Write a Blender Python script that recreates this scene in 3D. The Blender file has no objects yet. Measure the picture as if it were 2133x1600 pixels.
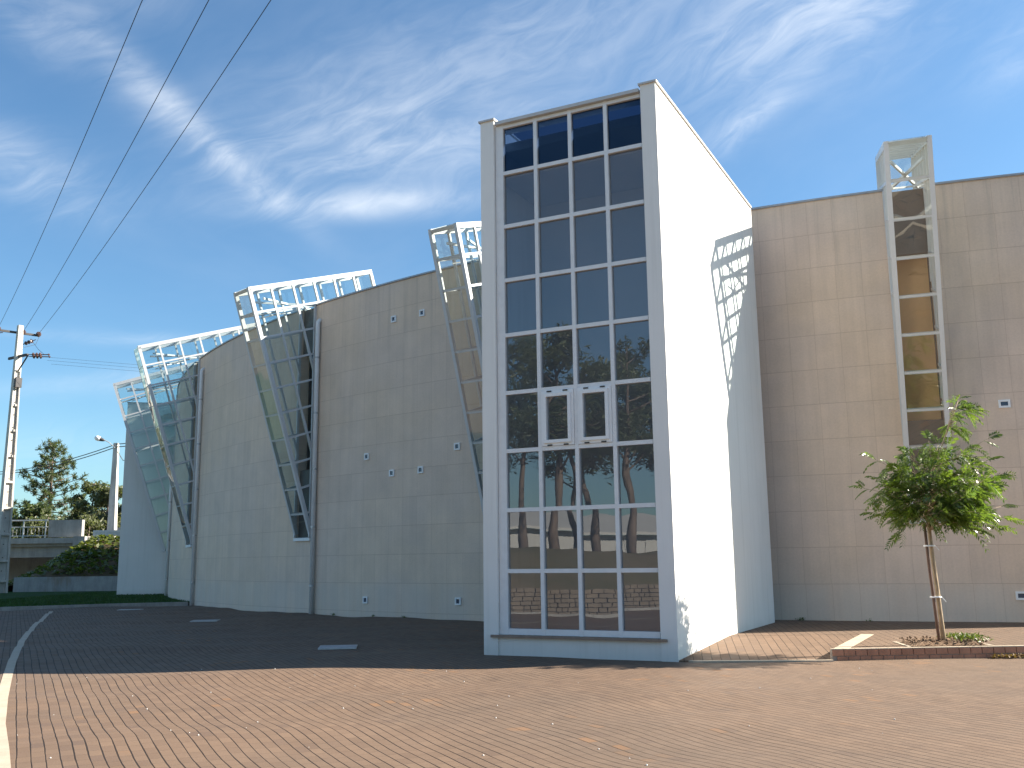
import bpy, math, random
import numpy as np
from mathutils import Vector, Matrix

sc = bpy.context.scene
col = sc.collection
R_ = math.radians
rng = np.random.default_rng(7)
random.seed(7)

# ------------------------------------------------------------------ camera
cam_d = bpy.data.cameras.new("Camera")
cam = bpy.data.objects.new("Camera", cam_d)
col.objects.link(cam)
cam_d.sensor_width = 36.0
cam_d.lens = 36.0 * 2028.87 / 2133.0
cam_d.clip_start = 0.1
cam_d.clip_end = 6000
rt = Vector((0.999926, 0.002161, -0.011971))
up = Vector((0.012165, -0.177653, 0.984018))
fw = Vector((0.0, 0.984091, 0.177666))
cam.matrix_world = Matrix(((rt.x, up.x, -fw.x, 0), (rt.y, up.y, -fw.y, 0), (rt.z, up.z, -fw.z, 1.65), (0, 0, 0, 1)))
sc.camera = cam

# ------------------------------------------------------------------ light, sky, exposure
SUN_AZ, SUN_EL = R_(7.0), R_(30.9)          # azimuth measured from +X towards +Y
sun_d = bpy.data.lights.new("sun", 'SUN')
sun_d.energy = 4.8
sun_d.angle = R_(0.5)
sun_d.color = (1.0, 0.91, 0.78)
sun = bpy.data.objects.new("sun", sun_d)
col.objects.link(sun)
sdir = Vector((math.cos(SUN_EL) * math.cos(SUN_AZ), math.cos(SUN_EL) * math.sin(SUN_AZ), math.sin(SUN_EL)))
sun.rotation_euler = sdir.to_track_quat('Z', 'Y').to_euler()
sun.location = (40, 10, 40)

sc.view_settings.view_transform = 'Standard'
sc.view_settings.look = 'None'
sc.view_settings.gamma = 1.0
sc.view_settings.use_curve_mapping = False
sc.view_settings.exposure = 1.66
sc.cycles.use_denoising = True
sc.cycles.max_bounces = 10
sc.cycles.transparent_max_bounces = 24
sc.cycles.caustics_reflective = False
sc.cycles.caustics_refractive = False


class NT:
    """tiny node helper"""
    def __init__(self, tree):
        self.t = tree
        self.n = tree.nodes
        self.l = tree.links

    def node(self, typ, **kw):
        nd = self.n.new(typ)
        for k, v in kw.items():
            setattr(nd, k, v)
        return nd

    def put(self, sock, v):
        if v is None:
            return
        if hasattr(v, 'is_output'):
            self.l.new(v, sock)
        else:
            if sock.type == 'RGBA' and isinstance(v, (tuple, list)) and len(v) == 3:
                v = (*v, 1)
            sock.default_value = v

    def m(self, op, a, b=None, c=None, clamp=False):
        nd = self.node('ShaderNodeMath', operation=op, use_clamp=clamp)
        for i, v in enumerate((a, b, c)):
            if v is not None:
                self.put(nd.inputs[i], v)
        return nd.outputs[0]

    def vm(self, op, a, b=None, s=None):
        nd = self.node('ShaderNodeVectorMath', operation=op)
        self.put(nd.inputs[0], a)
        if b is not None:
            self.put(nd.inputs[1], b)
        if s is not None:
            self.put(nd.inputs['Scale'], s)
        return nd.outputs['Value'] if op in ('DOT_PRODUCT', 'LENGTH') else nd.outputs[0]

    def xyz(self, v):
        nd = self.node('ShaderNodeSeparateXYZ')
        self.put(nd.inputs[0], v)
        return nd.outputs

    def comb(self, x=0.0, y=0.0, z=0.0):
        nd = self.node('ShaderNodeCombineXYZ')
        for i, v in enumerate((x, y, z)):
            self.put(nd.inputs[i], v)
        return nd.outputs[0]

    def mix(self, f, a, b, blend='MIX'):
        nd = self.node('ShaderNodeMix', data_type='RGBA', blend_type=blend)
        self.put(nd.inputs[0], f)
        self.put(nd.inputs[6], a)
        self.put(nd.inputs[7], b)
        return nd.outputs[2]

    def noise(self, vec, scale, detail=4, rough=0.55, dist=0.0):
        nd = self.node('ShaderNodeTexNoise')
        self.put(nd.inputs['Vector'], vec)
        nd.inputs['Scale'].default_value = scale
        nd.inputs['Detail'].default_value = detail
        nd.inputs['Roughness'].default_value = rough
        nd.inputs['Distortion'].default_value = dist
        return nd.outputs[0]

    def ramp(self, v, lo, hi, a=0.0, b=1.0, smooth=True):
        nd = self.node('ShaderNodeMapRange')
        nd.interpolation_type = 'SMOOTHSTEP' if smooth else 'LINEAR'
        self.put(nd.inputs[0], v)
        for i, q in enumerate((lo, hi, a, b)):
            nd.inputs[i + 1].default_value = q
        return nd.outputs[0]

    def white(self, vec):
        nd = self.node('ShaderNodeTexWhiteNoise')
        nd.noise_dimensions = '3D'
        self.put(nd.inputs['Vector'], vec)
        return nd.outputs['Value']

    def pos(self):
        return self.node('ShaderNodeNewGeometry').outputs['Position']

    def bump(self, h, strength=0.5, dist=0.01):
        nd = self.node('ShaderNodeBump')
        nd.inputs['Strength'].default_value = strength
        nd.inputs['Distance'].default_value = dist
        self.put(nd.inputs['Height'], h)
        return nd.outputs[0]

    def rot2(self, x, y, ang):
        c, s = math.cos(ang), math.sin(ang)
        u = self.m('ADD', self.m('MULTIPLY', x, c), self.m('MULTIPLY', y, s))
        v = self.m('ADD', self.m('MULTIPLY', x, -s), self.m('MULTIPLY', y, c))
        return u, v


# world: physical sky + thin cirrus laid out on the sky sphere
world = bpy.data.worlds.new("World")
sc.world = world
world.use_nodes = True
w = NT(world.node_tree)
w.n.clear()
sky = w.node('ShaderNodeTexSky', sky_type='NISHITA')
sky.sun_disc = False
sky.sun_elevation = SUN_EL
sky.sun_rotation = R_(90) - SUN_AZ
sky.altitude = 100
sky.air_density = 1.0
sky.dust_density = 0.8
sky.ozone_density = 1.2
dirv = w.vm('NORMALIZE', w.node('ShaderNodeTexCoord').outputs['Generated'])
dx, dy, dz = w.xyz(dirv)
az = w.m('ARCTAN2', dx, dy)
el = w.m('ARCSINE', dz)
azd = w.m('MULTIPLY', az, 180 / math.pi)
eld = w.m('MULTIPLY', el, 180 / math.pi)
den = w.m('ADD', w.m('MAXIMUM', dz, 0.0), 0.25)
px_ = w.m('DIVIDE', dx, den)
py_ = w.m('DIVIDE', dy, den)


def blob(a0, e0, sa, se, ang, gain):
    """soft ellipse round azimuth a0 / elevation e0 (degrees)"""
    u, v = w.rot2(w.m('SUBTRACT', azd, a0), w.m('SUBTRACT', eld, e0), R_(ang))
    q = w.m('ADD', w.m('POWER', w.m('DIVIDE', u, sa), 2.0), w.m('POWER', w.m('DIVIDE', v, se), 2.0))
    return w.m('MULTIPLY', w.m('EXPONENT', w.m('MULTIPLY', q, -1.0)), gain)


BLOBS = [(-22.5, 26.0, 5.5, 1.1, -36, .5), (-17.0, 22.6, 5.0, .8, -36, .8), (-9.0, 20.6, 6.5, 0.8, 4, .95), (-11.0, 23.8, 8.0, 2.2, 15, .32),
         (-29.0, 28.2, 4.0, 1.3, -25, .5), (-28.0, 20.6, 4.5, 1.6, -14, .75), (-25, 30.5, 5, 1.6, 0, .4), (-8.0, 28.0, 9.0, 3.2, 20, .34), (4.0, 30.0, 8.0, 3.2, 20, .40),
         (14.5, 24.3, 3.2, 0.8, 28, .8), (24.0, 31.0, 9.0, 3.4, 18, 1.0), (14.0, 29.0, 7.0, 3.0, 15, .40), (30.0, 25.5, 3.0, 1.4, 25, .5), (-5, 24.0, 9, 2.2, 6, .55),
         (-24.0, 12.2, 5.5, 0.35, 2, .4), (-22.0, 10.0, 7.0, 0.6, 8, .35), (-20, 6.0, 9.0, 1.4, 0, .35), (12.0, 17.0, 10.0, 2.0, 10, .15),
         (-140, 35, 30, 12, 0, .6), (120, 40, 40, 15, 0, .6)]
mask = None
for b in BLOBS:
    g = blob(*b)
    mask = g if mask is None else w.m('ADD', mask, g)
# wisps: fine fbm stretched along the wind with a warp
wu, wv = w.rot2(azd, eld, R_(22))
warp = w.noise(w.comb(px_, py_, 0.0), 2.2, 3, .5)
wv2 = w.m('ADD', wv, w.m('MULTIPLY', w.m('SUBTRACT', warp, .5), 7.0))
f1 = w.noise(w.comb(w.m('MULTIPLY', wu, .07), w.m('MULTIPLY', wv2, .30), 3.1), 1.0, 7, .55, .5)
f2 = w.noise(w.comb(w.m('MULTIPLY', wu, .22), w.m('MULTIPLY', wv2, .80), 8.7), 1.0, 9, .60, 1.3)
fib = w.m('ADD', w.m('MULTIPLY', f1, .62), w.m('MULTIPLY', f2, .38))
wis = w.ramp(fib, .34, .74, 0.0, 1.0)
den_c = w.m('MULTIPLY', w.m('MULTIPLY', mask, w.m('ADD', w.m('MULTIPLY', wis, .95), .12)), 0.56)
veil = w.m('MULTIPLY', w.ramp(w.noise(w.comb(px_, py_, 1.0), 1.6, 5, .6, .4), .42, .75), .06)
cden = w.m('ADD', den_c, veil, clamp=True)
cden = w.m('MULTIPLY', cden, w.ramp(dz, 0.0, .05))
skyc = w.mix(1.0, sky.outputs[0], (0.68, 0.97, 1.13), "MULTIPLY")
cloud = w.mix(cden, skyc, (7.2, 7.5, 7.8))
bg = w.node('ShaderNodeBackground')
w.put(bg.inputs[0], cloud)
bg.inputs[1].default_value = 0.0535
wo = w.node('ShaderNodeOutputWorld')
w.l.new(bg.outputs[0], wo.inputs[0])

# ------------------------------------------------------------------ mesh helpers


def V(*a):
    return np.array(a, float)


def nrm(v):
    v = np.asarray(v, float)
    return v / max(np.linalg.norm(v), 1e-12)


class MB:
    def __init__(self):
        self.v, self.f = [], []

    def poly(self, pts):
        i = len(self.v)
        self.v += [tuple(p) for p in pts]
        self.f.append(tuple(range(i, i + len(pts))))

    def hexa(self, b, t):
        """b, t: 4 corner points (same winding, counter-clockwise seen from the t side)"""
        i = len(self.v)
        self.v += [tuple(p) for p in b] + [tuple(p) for p in t]
        self.f += [(i + 3, i + 2, i + 1, i), (i + 4, i + 5, i + 6, i + 7)]
        for k in range(4):
            j = (k + 1) % 4
            self.f.append((i + k, i + j, i + 4 + j, i + 4 + k))

    def box(self, c, hx, hy, hz):
        c, hx, hy, hz = (np.asarray(q, float) for q in (c, hx, hy, hz))
        b = [c - hx - hy - hz, c + hx - hy - hz, c + hx + hy - hz, c - hx + hy - hz]
        self.hexa(b, [p + 2 * hz for p in b])

    def abox(self, x0, x1, y0, y1, z0, z1):
        self.box(((x0 + x1) / 2, (y0 + y1) / 2, (z0 + z1) / 2), ((x1 - x0) / 2, 0, 0), (0, (y1 - y0) / 2, 0), (0, 0, (z1 - z0) / 2))

    def bar(self, p, q, side, ws, wn):
        """bar p->q, width ws along side, wn along the third axis"""
        p, q = np.asarray(p, float), np.asarray(q, float)
        d = nrm(q - p)
        s = np.asarray(side, float)
        s = nrm(s - d * (s @ d))
        n = np.cross(d, s)
        b = [p - s * ws / 2 - n * wn / 2, p + s * ws / 2 - n * wn / 2, p + s * ws / 2 + n * wn / 2, p - s * ws / 2 + n * wn / 2]
        self.hexa(b, [x + (q - p) for x in b])

    def prism(self, pts, z0, z1):
        """vertical prism on a ccw xy polygon"""
        n = len(pts)
        i = len(self.v)
        g = lambda z, k: z[k] if hasattr(z, '__len__') else z
        self.v += [(p[0], p[1], g(z0, k)) for k, p in enumerate(pts)] + [(p[0], p[1], g(z1, k)) for k, p in enumerate(pts)]
        self.f.append(tuple(range(i + n - 1, i - 1, -1)))
        self.f.append(tuple(range(i + n, i + 2 * n)))
        for k in range(n):
            j = (k + 1) % n
            self.f.append((i + k, i + j, i + n + j, i + n + k))

    def tube(self, pts, rad, n=8, cap=True):
        pts = [np.asarray(p, float) for p in pts]
        if not hasattr(rad, '__len__'):
            rad = [rad] * len(pts)
        i0 = len(self.v)
        ref = None
        for k, p in enumerate(pts):
            d = nrm((pts[min(k + 1, len(pts) - 1)] - pts[max(k - 1, 0)]))
            if ref is None:
                ref = V(0, 0, 1) if abs(d[2]) < .9 else V(1, 0, 0)
            a = nrm(ref - d * (ref @ d))
            b = np.cross(d, a)
            ref = a
            for j in range(n):
                t = 2 * math.pi * j / n
                self.v.append(tuple(p + rad[k] * (math.cos(t) * a + math.sin(t) * b)))
        for k in range(len(pts) - 1):
            for j in range(n):
                j2 = (j + 1) % n
                self.f.append((i0 + k * n + j, i0 + k * n + j2, i0 + (k + 1) * n + j2, i0 + (k + 1) * n + j))
        if cap:
            self.f.append(tuple(range(i0 + n - 1, i0 - 1, -1)))
            e = i0 + (len(pts) - 1) * n
            self.f.append(tuple(range(e, e + n)))

    def lathe(self, c, prof, n=14, axis=(0, 0, 1)):
        """profile of (height, radius) round an axis from c"""
        ax = nrm(axis)
        self.tube([np.asarray(c, float) + ax * (h + 1e-5 * k) for k, (h, r) in enumerate(prof)], [r for h, r in prof], n)

    def build(self, name, mat, parent=None, smooth=False, label=None, cat=None, group=None, kind=None):
        me = bpy.data.meshes.new(name)
        v = np.array(self.v, float).reshape(-1, 3)
        if parent is not None:
            v = v - np.array(wloc(parent))
        me.from_pydata(v.tolist(), [], self.f)
        me.materials.append(mat)
        if smooth:
            me.polygons.foreach_set('use_smooth', [True] * len(me.polygons))
        me.update()
        return link(name, me, parent, label, cat, group, kind)


def wloc(o):
    p = Vector(o.location)
    while o.parent is not None:
        o = o.parent
        p += o.location
    return p


def link(name, me, parent=None, label=None, cat=None, group=None, kind=None):
    o = bpy.data.objects.new(name, me)
    col.objects.link(o)
    if parent is not None:
        o.parent = parent
    tag(o, label, cat, group, kind)
    return o


def tag(o, label=None, cat=None, group=None, kind=None):
    for k, q in (('label', label), ('category', cat), ('group', group), ('kind', kind)):
        if q:
            o[k] = q
    return o


def thing(name, loc, label, cat, group=None):
    o = bpy.data.objects.new(name, None)
    o.empty_display_size = 0.2
    o.location = loc
    col.objects.link(o)
    return tag(o, label, cat, group)


def np_mesh(name, verts, nper, mat, parent=None, smooth=False, **kw):
    """verts: (N*nper, 3) array of separate nper-gons"""
    verts = np.asarray(verts, np.float32).reshape(-1, 3)
    if parent is not None:
        verts = verts - np.array(wloc(parent), np.float32)
    n = len(verts) // nper
    me = bpy.data.meshes.new(name)
    me.vertices.add(len(verts))
    me.vertices.foreach_set('co', verts.ravel())
    me.loops.add(len(verts))
    me.loops.foreach_set('vertex_index', np.arange(len(verts), dtype=np.int32))
    me.polygons.add(n)
    me.polygons.foreach_set('loop_start', np.arange(n, dtype=np.int32) * nper)
    me.materials.append(mat)
    me.update(calc_edges=True)
    me.validate()
    return link(name, me, parent, **kw)


# ------------------------------------------------------------------ materials


def new_mat(name):
    mt = bpy.data.materials.new(name)
    mt.use_nodes = True
    t = NT(mt.node_tree)
    bs = t.n['Principled BSDF']
    return mt, t, bs


def simple(name, c, rough=.6, metal=0.0, var=.08, scale=6.0, bump=0.0, spec=.5):
    mt, t, bs = new_mat(name)
    p = t.pos()
    n = t.noise(p, scale, 5, .6)
    f = t.ramp(n, .3, .7, 1 - var, 1 + var, False)
    t.put(bs.inputs['Base Color'], t.mix(1.0, c, t.comb(f, f, f), 'MULTIPLY'))
    bs.inputs['Roughness'].default_value = rough
    bs.inputs['Metallic'].default_value = metal
    bs.inputs['Specular IOR Level'].default_value = spec
    if bump:
        t.put(bs.inputs['Normal'], t.bump(t.noise(p, scale * 8, 4), bump, .01))
    return mt


CTR = V(24.134, 63.715)
RW = 43.75
WALL_TOP = 10.4


def m_stone():
    """pale stone cladding: slabs .6 x .85 with fine joints, stains run down"""
    mt, t, bs = new_mat('stone_cladding')
    x, y, z = t.xyz(t.pos())
    ang = t.m('ARCTAN2', t.m('SUBTRACT', CTR[1], y), t.m('SUBTRACT', CTR[0], x))
    u = t.m('MULTIPLY', ang, RW)
    U = t.m('DIVIDE', u, .60)
    W_ = t.m('DIVIDE', t.m('SUBTRACT', z, .15), .853)
    row = t.m('FLOOR', W_)
    jit = t.m('MULTIPLY', t.white(t.comb(row, 5.0, 1.0)), .06)
    U = t.m('ADD', U, jit)
    cl = t.m('FLOOR', U)
    fu, fv = t.m('FRACT', U), t.m('FRACT', W_)
    eu = t.m('MULTIPLY', t.m('MINIMUM', fu, t.m('SUBTRACT', 1.0, fu)), .60)
    ev = t.m('MULTIPLY', t.m('MINIMUM', fv, t.m('SUBTRACT', 1.0, fv)), .853)
    jv = t.ramp(eu, .002, .0075, 1.0, 0.0)
    jh = t.ramp(ev, .003, .010, 1.0, 0.0)
    j = t.m('MAXIMUM', t.m('MULTIPLY', jv, .75), jh)
    tone = t.ramp(t.white(t.comb(cl, row, 0.0)), 0, 1, .965, 1.03, False)
    uv = t.comb(u, z, 0.0)
    mott = t.ramp(t.noise(uv, 1.1, 6, .62), .3, .7, .93, 1.06, False)
    grain = t.ramp(t.noise(uv, 22.0, 4, .6), .3, .7, .95, 1.05, False)
    strk = t.noise(t.comb(t.m('MULTIPLY', u, 4.5), t.m('MULTIPLY', z, .12), 2.0), 1.0, 6, .68)
    strk = t.ramp(strk, .38, .72, 1.03, .93, False)
    k = t.m('MULTIPLY', t.m('MULTIPLY', tone, mott), t.m('MULTIPLY', grain, strk))
    base = t.mix(t.ramp(t.noise(uv, .35, 3), .35, .65), (.69, .54, .415), (.65, .52, .425))
    c = t.mix(1.0, base, t.comb(k, k, k), 'MULTIPLY')
    # splash-washed paler foot of the wall
    foot = t.m('MULTIPLY', t.ramp(z, .75, 1.2, 1.0, 0.0), t.ramp(t.noise(t.comb(t.m('MULTIPLY', u, 1.4), 0.0, 0.0), 1.0, 4), .3, .6, .2, .8))
    ro = t.noise(t.comb(t.m('MULTIPLY', u, 2.6), t.m('MULTIPLY', z, .10), 5.0), 1.0, 5, .7)
    ro = t.m('MULTIPLY', t.ramp(ro, .50, .72), t.ramp(t.m('ADD', z, t.m('MULTIPLY', t.noise(t.comb(t.m('MULTIPLY', u, 5.0), 0.0, 1.0), 1.0, 3), 3.0)), 8.6, 12.2))
    c = t.mix(t.m('MULTIPLY', ro, .40), c, (.27, .235, .20))
    c = t.mix(t.m('MULTIPLY', foot, .45), c, (.56, .53, .48))
    c = t.mix(t.m('MULTIPLY', j, .42), c, (.30, .185, .12))
    t.put(bs.inputs['Base Color'], c)
    bs.inputs['Roughness'].default_value = .62
    bs.inputs['Specular IOR Level'].default_value = .35
    h = t.m('ADD', t.m('MULTIPLY', j, -1.0), t.m('MULTIPLY', grain, .3))
    t.put(bs.inputs['Normal'], t.bump(h, .35, .006))
    return mt


def m_plaster():
    mt, t, bs = new_mat('white_plaster')
    p = t.pos()
    x, y, z = t.xyz(p)
    n = t.ramp(t.noise(p, .8, 5, .6), .3, .7, .965, 1.015, False)
    st = t.noise(t.comb(t.m('MULTIPLY', x, 7.0), t.m('MULTIPLY', y, 7.0), t.m('MULTIPLY', z, .25)), 1.0, 5, .65)
    st = t.ramp(st, .5, .78, 1.0, .90, False)
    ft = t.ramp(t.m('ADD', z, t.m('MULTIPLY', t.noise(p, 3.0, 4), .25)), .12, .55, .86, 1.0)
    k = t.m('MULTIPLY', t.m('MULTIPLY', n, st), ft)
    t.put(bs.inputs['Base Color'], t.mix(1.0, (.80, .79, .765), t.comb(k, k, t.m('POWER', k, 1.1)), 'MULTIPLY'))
    bs.inputs['Roughness'].default_value = .75
    bs.inputs['Specular IOR Level'].default_value = .25
    t.put(bs.inputs['Normal'], t.bump(t.noise(p, 40, 4), .12, .004))
    return mt


def m_pavers(name, ang, wid, leng, cols, joint=.0075, seed=0.0, gain=1.0):
    mt, t, bs = new_mat(name)
    x, y, z = t.xyz(t.pos())
    u, v = t.rot2(x, y, ang)
    wob = t.m('MULTIPLY', t.m('SUBTRACT', t.noise(t.comb(x, y, 0.0), 1.3, 3), .5), .025)
    v = t.m('ADD', v, wob)
    Vv = t.m('DIVIDE', v, wid)
    row = t.m('FLOOR', Vv)
    off = t.m('MULTIPLY', t.white(t.comb(row, 3.0, seed)), 1.0)
    Uu = t.m('ADD', t.m('DIVIDE', u, leng), off)
    cl = t.m('FLOOR', Uu)
    fu, fv = t.m('FRACT', Uu), t.m('FRACT', Vv)
    eu = t.m('MULTIPLY', t.m('MINIMUM', fu, t.m('SUBTRACT', 1.0, fu)), leng)
    ev = t.m('MULTIPLY', t.m('MINIMUM', fv, t.m('SUBTRACT', 1.0, fv)), wid)
    rj = t.m('MULTIPLY', t.ramp(t.noise(t.comb(t.m('MULTIPLY', u, .8), t.m('MULTIPLY', row, 3.7), 0.0), 1.0, 3), .3, .7, .55, 1.25), joint)
    jl = t.m('SUBTRACT', 1.0, t.m('DIVIDE', t.m('SUBTRACT', ev, t.m('MULTIPLY', rj, .55)), t.m('MULTIPLY', rj, .6)), clamp=True)
    js = t.ramp(eu, .0015, .0040, 1.0, 0.0)
    h1 = t.white(t.comb(cl, row, 1.0 + seed))
    h2 = t.white(t.comb(cl, row, 7.0 + seed))
    c = t.mix(t.ramp(h1, 0, 1, 0, 1, False), cols[0], cols[1])
    big = t.noise(t.comb(x, y, 0.0), .16, 4, .6)
    c = t.mix(t.ramp(big, .42, .62, 0, .55), c, cols[2])
    patch = t.m('MULTIPLY', t.ramp(h2, .90, .93), t.ramp(t.noise(t.comb(x, y, 4.0), .45, 3), .52, .62))
    c = t.mix(t.m('MULTIPLY', patch, .8), c, cols[3])
    gr = t.ramp(t.noise(t.comb(x, y, 0.0), 60, 4, .7), .25, .75, .86, 1.14, False)
    dirt = t.ramp(t.noise(t.comb(x, y, 9.0), 1.4, 6, .65), .3, .7, .90, 1.08, False)
    k = t.m('MULTIPLY', t.m('MULTIPLY', gr, dirt), gain)
    c = t.mix(1.0, c, t.comb(k, k, k), 'MULTIPLY')
    pale = t.ramp(t.noise(t.comb(t.m('MULTIPLY', x, 1.0), y, 2.0), 7.0, 5, .7), .68, .80, 0, .35)
    c = t.mix(t.m('MULTIPLY', pale, t.ramp(h1, .4, .9)), c, (.30, .26, .215))
    lane = t.m('MULTIPLY', t.ramp(t.noise(t.comb(t.m('MULTIPLY', u, .05), t.m('MULTIPLY', v, .55), 6.0), 1.0, 4, .55), .50, .66), .13)
    c = t.mix(lane, c, (.125, .100, .083))
    spot = t.ramp(t.noise(t.comb(x, y, 12.0), 1.9, 3, .5), .70, .78, 0, .16)
    c = t.mix(spot, c, (.07, .058, .05))
    c = t.mix(t.m('MULTIPLY', t.ramp(h2, .0, .10, 1.0, 0.0), .35), c, (.11, .075, .058))
    jm = t.m('MAXIMUM', jl, t.m('MULTIPLY', js, .55))
    c = t.mix(t.m('MULTIPLY', jm, .92), c, (.022, .015, .011))
    t.put(bs.inputs['Base Color'], c)
    t.put(bs.inputs['Roughness'], t.ramp(h2, 0, 1, .72, .9, False))
    bs.inputs['Specular IOR Level'].default_value = .3
    h = t.m('ADD', t.m('MULTIPLY', jm, -1.0), t.m('ADD', t.m('MULTIPLY', gr, .25), t.m('MULTIPLY', h1, .15)))
    t.put(bs.inputs['Normal'], t.bump(h, .6, .006))
    return mt


def m_glass(name, tint, ior, gtint=(1, 1, 1), rough=.0):
    mt = bpy.data.materials.new(name)
    mt.use_nodes = True
    t = NT(mt.node_tree)
    t.n.clear()
    tr = t.node('ShaderNodeBsdfTransparent')
    t.put(tr.inputs[0], tint)
    gl = t.node('ShaderNodeBsdfGlossy')
    t.put(gl.inputs[0], gtint)
    gl.inputs['Roughness'].default_value = rough
    # outward and inward faces reflect alike: a thin sheet
    geo = t.node('ShaderNodeNewGeometry')
    cosv = t.m('ABSOLUTE', t.vm('DOT_PRODUCT', geo.outputs['Normal'], geo.outputs['Incoming']))
    f0 = ((ior - 1) / (ior + 1)) ** 2
    fr = t.m('ADD', f0, t.m('MULTIPLY', t.m('POWER', t.m('SUBTRACT', 1.0, cosv, clamp=True), 5.0), 1 - f0))
    mx = t.node('ShaderNodeMixShader')
    t.put(mx.inputs[0], fr)
    t.l.new(tr.outputs[0], mx.inputs[1])
    t.l.new(gl.outputs[0], mx.inputs[2])
    o = t.node('ShaderNodeOutputMaterial')
    t.l.new(mx.outputs[0], o.inputs[0])
    return mt


def m_leaf(name, c1, c2, trans=.35, rough=.4, scale=.6, spec=.4):
    mt = bpy.data.materials.new(name)
    mt.use_nodes = True
    t = NT(mt.node_tree)
    t.n.clear()
    geo = t.node('ShaderNodeNewGeometry')
    rnd = geo.outputs['Random Per Island']
    n = t.noise(geo.outputs['Position'], scale, 3)
    f = t.m('ADD', t.m('MULTIPLY', rnd, .55), t.m('MULTIPLY', t.ramp(n, .35, .65), .45))
    c = t.mix(f, c1, c2)
    bs = t.node('ShaderNodeBsdfPrincipled')
    t.put(bs.inputs['Base Color'], c)
    bs.inputs['Roughness'].default_value = rough
    bs.inputs['Specular IOR Level'].default_value = spec
    tl = t.node('ShaderNodeBsdfTranslucent')
    t.put(tl.inputs[0], t.mix(1.0, c, (1.5, 1.7, .7), 'MULTIPLY'))
    mx = t.node('ShaderNodeMixShader')
    mx.inputs[0].default_value = trans
    t.l.new(bs.outputs[0], mx.inputs[1])
    t.l.new(tl.outputs[0], mx.inputs[2])
    o = t.node('ShaderNodeOutputMaterial')
    t.l.new(mx.outputs[0], o.inputs[0])
    return mt


def m_bark(name, c1, c2, sc_=9.0):
    mt, t, bs = new_mat(name)
    x, y, z = t.xyz(t.pos())
    n = t.noise(t.comb(t.m('MULTIPLY', x, 3.0), t.m('MULTIPLY', y, 3.0), t.m('MULTIPLY', z, .8)), sc_, 6, .65)
    t.put(bs.inputs['Base Color'], t.mix(t.ramp(n, .3, .7), c1, c2))
    bs.inputs['Roughness'].default_value = .9
    t.put(bs.inputs['Normal'], t.bump(n, .6, .01))
    return mt


def m_concrete(name, c, rust=0.0):
    mt, t, bs = new_mat(name)
    p = t.pos()
    x, y, z = t.xyz(p)
    n = t.ramp(t.noise(p, 1.6, 6, .65), .3, .7, .82, 1.12, False)
    st = t.ramp(t.noise(t.comb(t.m('MULTIPLY', x, 3.0), t.m('MULTIPLY', y, 3.0), t.m('MULTIPLY', z, .35)), 1.0, 6, .7), .4, .75, 1.05, .70, False)
    g = t.ramp(t.noise(p, 30, 4), .3, .7, .94, 1.06, False)
    k = t.m('MULTIPLY', t.m('MULTIPLY', n, st), g)
    cc = t.mix(1.0, c, t.comb(k, k, k), 'MULTIPLY')
    if rust:
        rr = t.ramp(t.noise(t.comb(t.m('MULTIPLY', x, .9), y, t.m('MULTIPLY', z, .3)), 1.0, 5, .6), .52, .7, 0, rust)
        cc = t.mix(rr, cc, (.22, .13, .07))
    t.put(bs.inputs['Base Color'], cc)
    bs.inputs['Roughness'].default_value = .85
    t.put(bs.inputs['Normal'], t.bump(t.noise(p, 25, 5), .25, .01))
    return mt


def m_ground(name, cols, sc1=.4, sc2=6.0, bump=.5):
    mt, t, bs = new_mat(name)
    p = t.pos()
    a = t.ramp(t.noise(p, sc1, 6, .65), .35, .65)
    b = t.ramp(t.noise(p, sc2, 6, .7), .3, .7)
    c = t.mix(a, cols[0], cols[1])
    c = t.mix(t.m('MULTIPLY', b, .5), c, cols[2])
    t.put(bs.inputs['Base Color'], c)
    bs.inputs['Roughness'].default_value = .95
    bs.inputs['Specular IOR Level'].default_value = .1
    t.put(bs.inputs['Normal'], t.bump(t.noise(p, sc2 * 4, 6, .7), bump, .03))
    return mt


STONE = m_stone()
PLASTER = m_plaster()
PAVE = m_pavers('plaza_pavers', R_(-63.3), .112, .21, [(.153, .100, .067), (.182, .120, .080), (.146, .105, .076), (.225, .124, .064)])
PAVE2 = m_pavers('sidewalk_pavers', R_(80.5), .15, .30, [(.152, .100, .067), (.178, .117, .078), (.145, .10, .069), (.182, .11, .07)], joint=.007, seed=4.0)
CREAM = simple('cream_kerb', (.44, .365, .275), .8, var=.12, scale=3, bump=.2)
BRICK = simple('terracotta_kerb', (.40, .19, .115), .8, var=.2, scale=4, bump=.2)
MORTAR = simple('kerb_mortar', (.30, .25, .21), .9, var=.15)
WHITE = simple('white_frame_paint', (.78, .79, .80), .35, var=.03, spec=.4)
BAYP = simple('bay_frame_paint', (.57, .585, .60), .4, var=.03, spec=.4)
GREYWH = simple('painted_pipe', (.72, .73, .74), .45, var=.05)
COPING = simple('coping_metal', (.34, .35, .37), .45, .3, var=.08)
COPING_L = simple('coping_light', (.52, .50, .48), .45, .2, var=.05)
GLASS = m_glass('bay_glass', (.84, .90, .90, 1), 1.65, (.95, 1, 1))
FGLASS = m_glass('bay_front_glass', (.90, .93, .90, 1), 2.25, (1, .98, .94))
TGLASS = m_glass('curtain_wall_glass', (.52, .54, .57, 1), 2.0, (.95, .97, 1))
SPAN = m_glass('spandrel_glass', (.02, .04, .09, 1), 1.62, (.45, .7, 1))
INNER = simple('inner_wall_paint', (.66, .41, .20), .8, var=.06, scale=1)
AMBER = simple('amber_panel_paint', (.85, .52, .26), .7, var=.05, scale=2)
INGREY = simple('inner_grey', (.58, .57, .56), .85, var=.05, scale=.7)
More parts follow.
